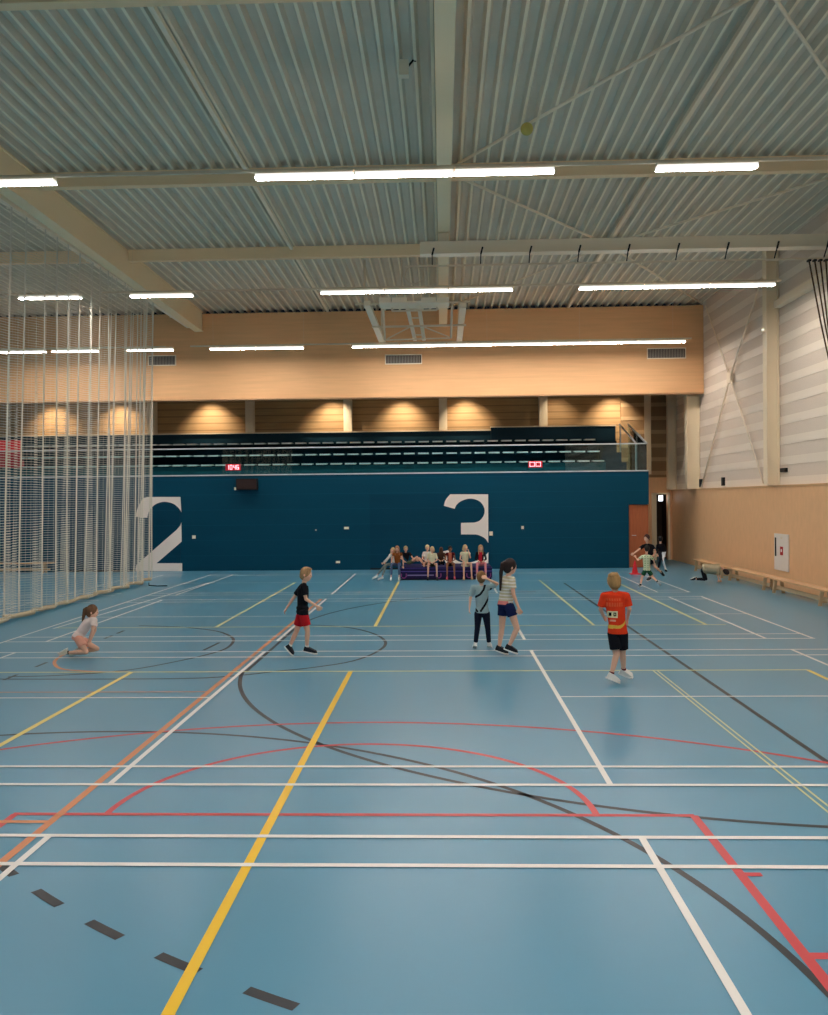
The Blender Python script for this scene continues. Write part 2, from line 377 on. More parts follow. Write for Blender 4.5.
# ------------------------------------------------------------------ ceiling lights
FS = 1.03               # spacing scale of the light rows
LH, LZ0 = 1.405*FS, 6.967
def make_lamp(name='linear_light'):
    t = thing(name, 'x', 'ceiling light', (0,0,LZ0))
    MB().box(.01, LH-.01, -.06, .06, LZ0+.05, LZ0+.092).build('housing', M_white, t)
    MB().box(.012, LH-.012, -.07, .07, LZ0, LZ0+.004).build('diffuser', M_lamp, t)
    MB().box(.012, LH-.012, -.07, .07, LZ0+.004, LZ0+.05).build('side_lens', M_lens, t)
    return t
proto = make_lamp()
XS_C = [-13.55,-12.14,-10.6-.01]+[-9.32]+[-6.9,-5.49]+[-2.62+1.405*i for i in range(7)]
ROWS = [(12.0, 'nearest visible row', [-19.5,-18,-13.9,-9.9,-6.87,-2.60,-1.19,.215,3.02,5.83,7.23-.3][:-1], 'A'),
        (18.7, 'second row', [-19.5,-18,-13.3,-11.6,-9.28,-6.87,-2.63,-1.22,.185,3.03,4.435,5.84], 'B'),
        (25.3, 'farthest row', [-19.5,-18.09]+[-13.3,-11.7]+[-9.32,-6.9,-5.49]+[-2.63+1.405*i for i in range(7)], 'C'),
        (5.4, None, [-16,-13.3,-9.3,-6.9]+[-2.63+1.405*i for i in range(7)], 'D'), (-1.3, None, [-16,-9.3,-6.9]+[-2.63+1.405*i for i in range(7)], 'E')]
ROWN = {'A':'nearest visible row of ceiling lights', 'B':'middle row of ceiling lights', 'C':'farthest row of ceiling lights'}
first = True
def visible(Y, x0):
    def px(X):
        d = V(X,Y,LZ0)-V(0,0,CAMH); return 414+FPX*d.dot(CR)/d.dot(CF)
    return px(x0+LH) > 3 and px(x0) < 825
for Y, rn, xs, key in ROWS:
    Y = Y*FS; xs = [x*FS - (.1 if x in (-9.28,-9.32) else 0) for x in xs]
    vis = [x for x in xs if visible(Y, x)] if key in ROWN else []
    for x0 in xs:
        o = proto if first else copy_tree(proto); first = False
        o.location = (x0, Y, LZ0)
        if x0 in vis: o['label'] = 'white strip light, %s from the left in the %s' % (ordn(vis.index(x0)+1), ROWN[key])
        else: o['label'] = 'white strip light outside the picture'
        o['group'] = ('strip lights, %s' % ROWN[key]) if x0 in vis else 'strip lights outside the picture'
    tr = thing('lighting_track', 'thin grey track carrying the %s' % ROWN.get(key, 'lights outside the picture, %s' % ('above the camera' if key=='D' else 'behind the camera')), 'track', (0,Y,LZ0+.1))
    for x0, x1 in ((-19.6,-8.5),(-7.72,7.6)): MB().box(x0, x1, Y-.025, Y+.025, LZ0+.092, LZ0+.13).build('rail', M_pale, tr)
    xx = -18.25
    while xx < 7.5:
        MB().tube([(xx,Y,LZ0+.12),(xx,Y,roofz(Y)-.002)], .002, 5).build('suspension_wire', M_pale, tr); xx += 2.81

# ------------------------------------------------------------------ rope rail with climbing ropes
rr = thing('rope_rail', 'long pale box beam across the hall with black clamps and a tube below', 'rail', (4,18.2,7.6))
za, zb = at(600,251,18.2).z, at(600,238,18.2).z
MB().box(-.42, XR-.0, 18.2, 18.38, za+.03, zb).box(-.42, XR, 18.16, 18.42, za, za+.03).build('beam', M_white, rr)
zt = za-.22
MB().tube([(-.75,18.3,zt),(XR,18.3,zt)], .022).build('lower_tube', M_pale, rr)
for i in range(9):
    X = -.16+1.035*i
    mb = MB().bar((X+.04,18.15,za+.12),(X,18.15,za-.03),.035,.02).bar((X,18.16,za-.03),(X,18.3,zt+.02),.02,.02)
    mb.build('clamp', M_black, rr)
MB().box(-.02,.2,18.22,18.36,zb,roofz(18.3)-.635).build('hanger', M_pale, rr)
rope_n = ['leftmost','second from the left','third from the left','fourth from the left','fifth from the left','sixth from the left']
for i in range(6):
    a = at(809+5.6*i, 259, 18.3); a.z = zt-.03
    t = thing('climbing_rope', 'brown climbing rope drawn to the right wall, %s of the hanging bunch' % rope_n[i], 'climbing rope', a, 'climbing ropes on the rail')
    b = V(min(a.x+.42+.0*i, XR-.12), 18.1-.3*i*0, 4.6); c = V(min(a.x+.8,XR-.1), 17.9, 2.62)
    MB().tube([a, a.lerp(b,.5)+V(-.02,0,0), b, c], .017, 8).build('rope', M_rope, t, True)
    MB().box(a.x-.03,a.x+.03,18.25,18.35,zt-.06,zt-.0225).build('trolley', M_black, t)

# ------------------------------------------------------------------ folded basketball frame under the roof
bk = thing('basketball_hoist', 'pale folded basketball frame hanging under the roof between two rows of lights', 'basketball frame', (-.6,22,7.3))
def B(x, y, Y): return at(x, y, Y)
MB().bar(B(367,303,22.2), B(383,344,26.8), .17, .12).build('side_arm', M_white, bk)
MB().bar(B(463,305,22.2), B(459,343,26.8), .17, .12).build('side_arm', M_white, bk)
p0, p1 = B(379,301,22), B(449,299,22)
MB().box(p0.x, p1.x, 22.0, 22.7, p0.z-.06, p0.z-.02).build('backboard', M_white, bk)
mb = MB()
for x0, x1 in ((379,391),(392,407),(421,436),(437,449)):
    a, b = B(x0,300,21.96), B(x1,300,21.96); mb.box(a.x, b.x, 21.9, 21.99, a.z-.08, a.z+.05)
mb.build('backboard_padding', M_white, bk)
def T(mb, pts, r=.03): return mb.tube([B(*q) for q in pts], r, 6)
mb = MB()
T(mb, [(355,304,22.3),(470,302,22.3)]); T(mb, [(383,305,22.6),(385,340,23.4)]); T(mb, [(452,304,22.6),(451,338,23.4)]); T(mb, [(372,327,23.2),(466,325,23.2)])
T(mb, [(385,340,23.4),(451,338,23.4)], .02); T(mb, [(387,339,23.4),(410,327,23.2)], .018); T(mb, [(449,337,23.4),(424,327,23.2)], .018); T(mb, [(392,311,22.6),(437,310,22.6)], .025); T(mb, [(392,306,22.5),(392,311,22.6)],.02); T(mb, [(437,306,22.5),(437,310,22.6)],.02)
mb.build('tube_frame', M_pale, bk)
for xa, xb in ((407,415),(419,424)):
    MB().bar(B(xa,306,22.4), B(xb,340,25.5), .10, .06).build('lift_arm', M_white, bk)
mb = MB()
for t in (.1,.35,.6,.85):
    T(mb, [(407+8*t,306+34*t,22.4+3.1*t),(419+5*t,306+34*t,22.4+3.1*t)], .02)
mb.build('lift_arm_rungs', M_pale, bk)
c0 = B(414,275,22.4); mb = MB()
mb.tube([(c0.x+.235*math.cos(t), 22.4, c0.z+.235*math.sin(t)) for t in [2*math.pi*i/24 for i in range(25)]], .010, 6)
mb.build('hoop', M_pale, bk, True)
mb = MB()
for x in (365,463): mb.tube([B(x,304,22.3), V(B(x,304,22.3).x,22.3,roofz(22.3)-.002)], .035)
for x in (402,424): mb.tube([B(x,300,22.3), V(B(x,300,22.3).x,22.3,roofz(22.3)-.002)], .012)
for x in (382,459):
    q = B(x,343.5,26.7); mb.tube([q, V(q.x,26.75,roofz(26.7)-.002)], .03)
mb.build('ceiling_hangers', M_pale, bk)

# ------------------------------------------------------------------ dividing curtain with its hoist
ht = thing('curtain_hoist', 'white bracketed hoist with dark drive tube along the left girder', 'curtain hoist', (-8.25,15,8.1))
MB().box(-8.20,-8.09,4,YB-.4,7.90,8.0).build('rail', M_white, ht)
mb = MB(); Y = 5.2
while Y < YB-.6:
    mb.bar((-8.15,Y,7.95),(-8.46,Y,8.10),.03,.05).bar((-8.15,Y,7.95),(-8.46,Y,8.36),.03,.05).bar((-8.46,Y,8.06),(-8.46,Y,8.40),.03,.05,(0,1,0)); Y += 1.25
mb.build('brackets', M_white, ht)
MB().tube([(-8.42,4,8.17),(-8.42,YB-.5,8.17)], .035).build('drive_tube', M_black, ht)
cu = thing('net_curtain', 'white gathered net dividing curtain hanging at the left', 'curtain', (-8.3,16,0))
def wob(Y): return .10*math.sin(Y*5.3)+.09*math.sin(Y*11.7+1)+.05*math.sin(Y*19.1+2)
Y0, Y1, ZT = 9.0, 23.75, 7.89
mb = MB(); N = 420; rows_ = [0.10,1.2,2.5,4,5.6,7,ZT]
grid = []
for j, z in enumerate(rows_):
    a = 1-.75*z/ZT
    grid.append([V(-8.3+.22*z/ZT+wob(Y0+(Y1-Y0)*i/N)*a, Y0+(Y1-Y0)*i/N, z) for i in range(N+1)])
mb.faces([p for g in grid for p in g], [(j*(N+1)+i, j*(N+1)+i+1, (j+1)*(N+1)+i+1, (j+1)*(N+1)+i) for j in range(len(rows_)-1) for i in range(N)])
mn = bpy.data.materials.new('net'); mn.use_nodes = True; nt = mn.node_tree
b = nt.nodes['Principled BSDF']; b.inputs['Base Color'].default_value = lin((236,228,214)); b.inputs['Roughness'].default_value = .8
tc = nt.nodes.new('ShaderNodeTexCoord'); sp = nt.nodes.new('ShaderNodeSeparateXYZ'); nt.links.new(tc.outputs['Object'], sp.inputs[0])
def thread(axis, pitch, wd):
    a = nt.nodes.new('ShaderNodeMath'); a.operation = 'PINGPONG'; a.inputs[1].default_value = pitch/2; nt.links.new(sp.outputs[axis], a.inputs[0])
    l = nt.nodes.new('ShaderNodeMath'); l.operation = 'LESS_THAN'; l.inputs[1].default_value = wd/2; nt.links.new(a.outputs[0], l.inputs[0]); return l
t1, t2 = thread(1, .05, .0022), thread(2, .05, .0085)
mx = nt.nodes.new('ShaderNodeMath'); mx.operation = 'MAXIMUM'; nt.links.new(t1.outputs[0], mx.inputs[0]); nt.links.new(t2.outputs[0], mx.inputs[1])
nt.links.new(mx.outputs[0], b.inputs['Alpha'])
mb.build('net', mn, cu)
M_band = mat('curtain_tape', (232,222,206), .8, .1)
yy = 9.3; bands = []
while yy < 23.7:
    bands.append(yy); yy += (.62 if yy < 19 else (.36 if yy < 22 else .22))*(.75+.5*R.random())
for i, yb in enumerate(bands[:95]):
    mb = MB(); wd = .018+.014*R.random(); sway = .15*(R.random()-.5)
    for k in (0,):
        pts = [V(-8.3+.22*z/ZT+wob(yb)*(1-.75*z/ZT)+.004, yb+sway*max(0,1-z/2.5)**2, z) for z in (.12,.8,1.6,2.5,4,6,ZT)]
        L = []
        for q in pts: L += [q+V(.004,-wd,0), q+V(.004,wd,0), q+V(-.004,wd,0), q+V(-.004,-wd,0)]
        n = len(pts)
        mb.faces(L, [(4*i_+a, 4*i_+(a+1)%4, 4*i_+4+(a+1)%4, 4*i_+4+a) for i_ in range(n-1) for a in range(4)])
    mb.build('tape', M_band, cu)
hp = [V(-8.3+wob(Y0+(Y1-Y0)*i/120)*.5, Y0+(Y1-Y0)*i/120, .09+.02*math.sin(i*.7)) for i in range(121)]
MB().tube(hp, [.042+.012*math.sin(i*.43)**2 for i in range(121)], 8).build('hem', mat('curtain_hem', (206,186,156), .85, .1), cu, True)
MB().bar((-8.3,Y1,.1),(-8.08,Y1,ZT),.03,.03).build('end_batten', M_band, cu)
MB().tube([(-8.25,23.6,.012),(-8.0,22.9,.012),(-7.7,22.7,.012),(-7.45,22.75,.012)], .012).build('pull_cord', M_black, cu, True)

# ------------------------------------------------------------------ gallery: balustrade, tribune, seats
gl = bpy.data.materials.new('glass'); gl.use_nodes = True; nt = gl.node_tree
for n_ in list(nt.nodes): nt.nodes.remove(n_)
o_ = nt.nodes.new('ShaderNodeOutputMaterial'); tr_ = nt.nodes.new('ShaderNodeBsdfTransparent'); tr_.inputs[0].default_value = (.78,.93,.93,1)
gs = nt.nodes.new('ShaderNodeBsdfGlossy'); gs.inputs['Roughness'].default_value = .02; fr = nt.nodes.new('ShaderNodeFresnel'); fr.inputs[0].default_value = 1.6
mxs = nt.nodes.new('ShaderNodeMixShader'); nt.links.new(fr.outputs[0], mxs.inputs[0]); nt.links.new(tr_.outputs[0], mxs.inputs[1]); nt.links.new(gs.outputs[0], mxs.inputs[2]); nt.links.new(mxs.outputs[0], o_.inputs[0])
MATS['glass'] = gl
ba = thing('glass_balustrade', 'glass balustrade with pale rails on top of the blue wall', 'balustrade', (-4,YB+.1,3.12))
MB().box(XL+.1, XB, YB-.02, YB+.16, 3.12, 3.16).build('base_channel', M_alu, ba)
MB().box(XL+.1, XB-.02, YB+.04, YB+.10, 4.0, 4.04).build('top_rail', M_alu, ba)
xs = XL+.12
while xs < XB-.1:
    x2 = min(xs+2.0, XB-.04); MB().box(xs+.006, x2-.006, YB+.06, YB+.075, 3.16, 4.0).build('glass_pane', gl, ba); xs += 2.0
mb = MB(); mb.faces([(XB-.05,YB+.1,3.16),(XB-.035,YB+.1,3.16),(XB-.035,30.5,3.16),(XB-.05,30.5,3.16),(XB-.05,YB+.1,4.0),(XB-.035,YB+.1,4.0),(XB-.035,30.5,4.86),(XB-.05,30.5,4.86)],
    [(0,1,2,3),(4,5,6,7),(0,1,5,4),(1,2,6,5),(2,3,7,6),(3,0,4,7)]); mb.build('glass_pane', gl, ba)
MB().bar((XB-.04,YB+.07,4.02),(XB-.04,30.5,4.88),.05,.05).build('side_rail', M_alu, ba)
MB().bar((XB-.34,YB+.2,4.02),(XB-.34,30.5,4.88),.05,.04).bar((XB-.34,30.4,3.16),(XB-.34,30.4,4.86),.04,.04).bar((XB-.34,YB+.3,3.13),(XB-.34,YB+.3,4.05),.04,.04).build('inner_handrail', M_alu, ba)
tb = thing('tribune', 'dark teal stepped tribune behind the balustrade glass', 'tribune', (-5,30,3.11))
MB().box(XL+.1, 6.2, 28.75, 31.15, 3.115, 3.46).box(XL+.1, 6.2, 29.55, 31.15, 3.46, 3.84).box(XL+.1, 6.2, 30.35, 31.15, 3.84, 4.3).build('steps', M_dark, tb)
MB().box(XL+.1, 1.8, 31.05, 31.15, 4.3, 4.76).build('back_panel', mat('dark_teal2', (14,52,66), .6, .2), tb)
MB().box(1.8, 6.28, 30.9, 31.15, 4.3, 4.86).build('back_panel', M_dark, tb)
MB().box(XL+.1, 1.8, 31.0, 31.15, 4.76, 4.80).box(1.78, 6.3, 30.88, 31.15, 4.86, 4.9).build('capping', M_col, tb)
M_seat = mat('seat_white', (232,240,240), .4, .4)
SEAT = None
for r_, (yr, zr, nm) in enumerate(((28.62,3.535,'lowest'),(29.45,3.90,'middle'),(30.25,4.36,'top'))):
    X = 5.25-.0*r_; k = 1
    while X > -15.6:
        if SEAT is None:
            SEAT = thing('spectator_chair', 'x', 'seat', (0,0,0))
            MB().box(-.18,.18,-.02,.34,-.02,.0).box(-.18,.18,-.025,.0,-.05,-.018).build('seat_pad', M_seat, SEAT)
            MB().box(-.03,.03,.1,.16,-.07-.0,-.02).build('bracket', M_black, SEAT); o = SEAT
        else: o = copy_tree(SEAT)
        o.location = (X, yr, zr)
        o['label'] = 'white tribune seat, %s from the right in the %s row' % (ordn(k), nm); o['category'] = 'seat'
        o['group'] = 'seats of the %s tribune row' % nm
        X -= .49; k += 1
    MB().box(-15.8, 5.5, yr+.1, yr+.16, zr-.42 if r_==0 else zr-.44, zr-.07).build('seat_plinth', mat('teal_plinth_lit', (26,92,106), .6) if r_==0 else M_dark, tb)  # lowest plinth: light falling on it is painted in as a paler teal
# gallery downlights
M_spot = mat('downlight', (255,214,160), .4, emit=1.2)
for i, px in enumerate((44,112,205,330,402,466,560,617)):
    a = at(px, 410, 30.6)
    t = thing('downlight', 'small warm downlight over the gallery, %s from the left' % ordn(i+1), 'downlight', (a.x,30.6,6.2), 'gallery downlights')
    MB().tube([(a.x,30.6,6.16),(a.x,30.6,6.219)], .07, 12).build('ring', M_white, t)
    MB().tube([(a.x,30.6,6.155),(a.x,30.6,6.16)], .03, 12).build('lens', M_spot, t)
    l = bpy.data.lights.new('downlight', 'SPOT'); l.energy = SPOT*(1 if i != 6 else .3); l.color = (1,.84,.64); l.spot_size = math.radians(95); l.spot_blend = .9; l.shadow_soft_size = .04
    lo = bpy.data.objects.new('downlight_lamp', l); COL.objects.link(lo); lo.parent = t; lo.location = (0,0,-.06); lo.rotation_euler = (math.radians(32),0,0)
tag(MB().box(-15.4,-14.25,28.3,28.45,3.72,4.42).box(-15.35,-14.3,28.3,28.7,3.5,3.74).build('settee', M_red), 'red padded seat in the gallery at the far left', 'seat')

# ------------------------------------------------------------------ things on the walls
def grille(x0, y0, x1, y1, label):
    a, b = at(x0,y1,YB-.02), at(x1,y0,YB-.02)
    t = thing('ventilation_grille', label, 'grille', (a.x,YB-.02,a.z), 'ventilation grilles in the upper wall')
    mb = MB().box(a.x,b.x,YB-.03,YB,a.z,a.z+.03).box(a.x,b.x,YB-.03,YB,b.z-.03,b.z).box(a.x,a.x+.03,YB-.03,YB,a.z,b.z).box(b.x-.03,b.x,YB-.03,YB,a.z,b.z); mb.build('frame', M_white, t)
    mb = MB(); x = a.x+.06
    while x < b.x-.05: mb.box(x,x+.02,YB-.022,YB-.004,a.z+.03,b.z-.03); x += .05
    mb.build('slats', mat('grille_grey', (170,160,150), .5), t)
    MB().box(a.x+.03,b.x-.03,YB-.004,YB,a.z+.03,b.z-.03).build('duct', mat('duct_dark', (90,80,72), .7), t)
grille(148,355,176,366, 'ventilation grille in the upper wall beside the curtain')
grille(385,354,422,364.5, 'ventilation grille in the upper wall below the basketball frame')
grille(647,347.5,686,359, 'ventilation grille in the upper wall at the right')
a, b = at(236,490,YB-.2), at(257,478.5,YB-.2)
t = thing('wall_speaker', 'black box loudspeaker on the blue wall under the left clock', 'loudspeaker', (a.x,YB-.1,a.z))
MB().box(a.x,b.x,YB-.2,YB-.03,a.z,b.z).build('cabinet', M_black, t); MB().box(a.x+.04,b.x-.03,YB-.21,YB-.2,a.z+.04,b.z-.03).build('front_mesh', mat('speaker_brown',(52,34,32),.8), t)
MB().box(a.x+.2,b.x-.2,YB-.03,YB,a.z+.1,b.z-.1).build('bracket', M_black, t)
tag(MB().box(a.x-.1,a.x-.02,YB-.04,YB,a.z-.0,a.z+.09).build('wall_socket', M_white), 'tiny white box left of the black wall loudspeaker', 'socket')
SEG = {'0':'abcdef','1':'bc','4':'fgbc','6':'afgedc'}
def digit(mb, x, z, w, h, ch, Y, t_=.016):
    S = dict(a=(x,x+w,z+h-t_,z+h), g=(x,x+w,z+h/2-t_/2,z+h/2+t_/2), d=(x,x+w,z,z+t_), f=(x,x+t_,z+h/2,z+h), e=(x,x+t_,z,z+h/2), b=(x+w-t_,x+w,z+h/2,z+h), c=(x+w-t_,x+w,z,z+h/2))
    for s_ in SEG[ch]:
        q = S[s_]; mb.box(q[0],q[1],Y-.006,Y,q[2],q[3])
M_led = mat('led_red', (255,50,80), .4, emit=2.2)
def clock(x0, y0, x1, y1, txt, label):
    a, b = at(x0,y1,YB-.1), at(x1,y0,YB-.1)
    t = thing('digital_clock', label, 'clock', (a.x,YB-.06,a.z))
    MB().box(a.x,b.x,YB-.1,YB-.025,a.z,b.z).build('casing', mat('clock_red', (190,40,58), .4), t)
    MB().box(a.x+.1,b.x-.1,YB-.025,YB+.06,a.z+.03,a.z+.08).build('bracket', M_black, t)
    mb = MB(); n = len(txt); w_ = (b.x-a.x-.06)/n
    for i, ch in enumerate(txt): digit(mb, a.x+.035+i*w_, a.z+.03, w_-.03, b.z-a.z-.06, ch, YB-.1)
    mb.build('digits', mat('led_pale', (255,170,180), .4, emit=2.5), t)
clock(225.5,464,240.5,470.5, '1046', 'red digital clock on the balustrade above the black loudspeaker')
clock(528.5,461,542.5,467.5, '00', 'red digital score display on the balustrade right of the numeral 3')
for x, y, w_, h_, l_ in ((491,533.5,.11,.13,'small white socket just right of the numeral 3'),(522.5,527.5,.08,.1,'small white socket on the blue wall, well right of the numeral 3'),
        (346.5,528,.16,.08,'small white plate on the blue wall, upper one above the other'),(338,562,.14,.07,'small white plate low on the blue wall behind the boy in black'),(316,530,.04,.04,'tiny pale button on the blue wall'),(194,537,.11,.11,'small white socket right of the numeral 2')):
    p = at(x,y,YB); tag(MB().box(p.x-w_/2,p.x+w_/2,YB-.03,YB,p.z-h_/2,p.z+h_/2).build('wall_socket', M_white), l_, 'socket')
# right wall items
t = thing('fire_hose_cabinet', 'white fire hose cabinet with red emblem on the wooden right wall', 'cabinet', (XR-.06,20.9,.46))
xw = XR-.05
MB().box(xw-.034,xw-.004,20.75,21.6,.44,1.34).build('door', mat('cabinet_white',(238,226,214),.5), t)
MB().box(xw-.04,xw-.03,21.05,21.22,.82,1.03).build('emblem', mat('emblem_red',(196,40,40),.5), t)
MB().box(xw-.045,xw-.04,21.1,21.17,.9,.97).build('emblem_mark', M_num, t)
MB().box(xw-.05,xw-.03,21.47,21.52,.78,1.24).build('handle', M_black, t)
MB().box(xw-.036,xw-.03,21.1,21.2,1.22,1.27).build('plate', M_pale, t)
tag(MB().box(XR-.02,XR+.06,21.1,21.38,2.86,2.96).build('wall_box', M_black), 'small black box on the right wall above the wainscot', 'box')
for Y, l_ in ((27.9,'left one'),(25.7,'right one')):
    tag(MB().box(XR-.02,XR+.06,Y,Y+.12,2.6,2.85).build('wall_hook', M_black), 'small dark fitting on the wainscot ledge near the far corner, %s' % l_, 'fitting')
t = thing('column_lamp', 'small white lamp on the tall right column', 'lamp', (8.1,21.9,6.3))
MB().ball((8.1,21.68,6.45),.035).build('shade', mat('small_lamp',(250,240,225),.4,emit=1.5), t, True); MB().box(8.08,8.14,21.65,21.71,6.4,6.5).build('bracket', M_white, t)
t = thing('exit_lamp', 'small bright lamp above the dark doorway in the far right corner', 'lamp', (7.7,31.5,2.4))
MB().box(7.95,8.09,31.45,31.5,2.14,2.34).build('lens', mat('exit_lamp',(240,250,255),.4,emit=4), t); MB().box(7.94,8.1,31.5,31.56,2.34,2.699).build('bracket', M_black, t)
t = thing('ceiling_sensor', 'white box sensor on a bracket under the roof left of the middle girder', 'sensor', at(404,66,12.4))
p = at(404,70,12.35); MB().box(p.x-.07,p.x+.07,12.28,12.4,p.z-.1,p.z+.12).build('casing', M_white, t); MB().bar((p.x+.06,12.4,p.z+.08),(p.x+.16,12.45,p.z+.22),.03,.03).bar((p.x+.16,12.45,p.z+.2),(p.x+.16,12.45,roofz(12.4)-.002),.03,.03).build('bracket', M_black, t)
p = at(526.8,129,14.3); tag(MB().ball((p.x,14.3,p.z),.105).build('ball', mat('ball_yellow',(196,178,96),.6,var=.15,scale=6), None, True), 'yellow ball stuck at the roof rod', 'ball')

# ------------------------------------------------------------------ gym benches
def bench(loc, rot, L, label):
    t = thing('gym_bench', label, 'bench', (0,0,0), 'gym benches')
    mb = MB().box(-.13,.13,-L/2,L/2,.315,.35); mb.build('seat', M_bench, t)
    for y in (-L/2+.28, L/2-.28):
        mb = MB(); mb.faces([(-.15,y-.02,0),(-.08,y-.02,0),(-.03,y-.02,.315),(-.10,y-.02,.315),(-.15,y+.02,0),(-.08,y+.02,0),(-.03,y+.02,.315),(-.10,y+.02,.315)],
            [(0,1,2,3),(7,6,5,4),(0,4,5,1),(1,5,6,2),(2,6,7,3),(3,7,4,0)]); mb.faces([(.15,y-.02,0),(.08,y-.02,0),(.03,y-.02,.315),(.10,y-.02,.315),(.15,y+.02,0),(.08,y+.02,0),(.03,y+.02,.315),(.10,y+.02,.315)], [(3,2,1,0),(4,5,6,7),(1,5,4,0),(2,6,5,1),(3,7,6,2),(0,4,7,3)]).box(-.12,.12,y-.02,y+.02,.07,.10); mb.build('leg', M_benchleg, t)
    MB().box(-.03,.03,-L/2+.1,L/2-.1,.09,.17).build('lower_beam', M_benchleg, t)
    MB().box(-.012,.012,-L/2+.3,L/2-.3,.17,.315).build('web', mat('bench_shadow_wood',(150,118,86),.6), t) if 0 else None
    t.location = loc; t.rotation_euler = (0,0,rot); return t
bench((7.86,18.95,0), 0, 3.0, 'long wooden gym bench along the right wall, nearest to the right edge of the photo')
bench((7.86,22.02,0), 0, 3.0, 'long wooden gym bench along the right wall below the fire hose cabinet')
bench((7.86,25.1,0), 0, 3.0, 'long wooden gym bench along the right wall beside the crawling child, farthest of three')
bench((-14.1,27.2,0), math.pi/2, 2.9, 'low pale gym bench at the blue wall behind the net curtain')
# cone
p = V(5.70,25.4,0)
t = thing('training_cone', 'red training cone in front of the brown door', 'cone', p)
MB().cone((p.x,p.y,.02),(p.x,p.y,.40),.095,.02).build('body', M_red, t); MB().box(p.x-.15,p.x+.15,p.y-.15,p.y+.15,0,.02).build('base', M_red, t)
# landing mat
mx0, mx1 = -1.2, 1.40
t = thing('landing_mat', 'thick purple landing mat the children sit on', 'gym mat', (.27,24.6,0))
mb = MB().box(mx0,mx1,24.05,25.4,.015,.36); bmesh.ops.bevel(mb.bm, geom=mb.bm.edges[:], offset=.03, segments=2, affect='EDGES'); mb.build('cover', M_purple, t)
MB().box(mx0+.02,mx1-.02,24.06,25.38,0,.03).build('underside', mat('mat_black',(20,18,34),.7), t)
MB().box(mx0+.0,mx1,24.035,24.051,.23,.25).box(mx0,mx1,24.035,24.051,.33,.34).build('piping', mat('mat_seam',(92,74,160),.6), t)
MB().box(-1.0,-.25,24.036,24.05,.115,.15).box(.9,1.03,24.036,24.05,.115,.15).build('label_strip', mat('mat_white',(140,124,176),.6), t)
for X in (-1.1,-.12,.75,1.28):
    MB().tube([(X-.07,24.04,.18),(X-.07,24.01,.10),(X-.03,24.0,.06),(X+.03,24.0,.06),(X+.07,24.01,.10),(X+.07,24.04,.18)], .014, 6).build('handle', mat('mat_handle',(150,70,140),.6), t)

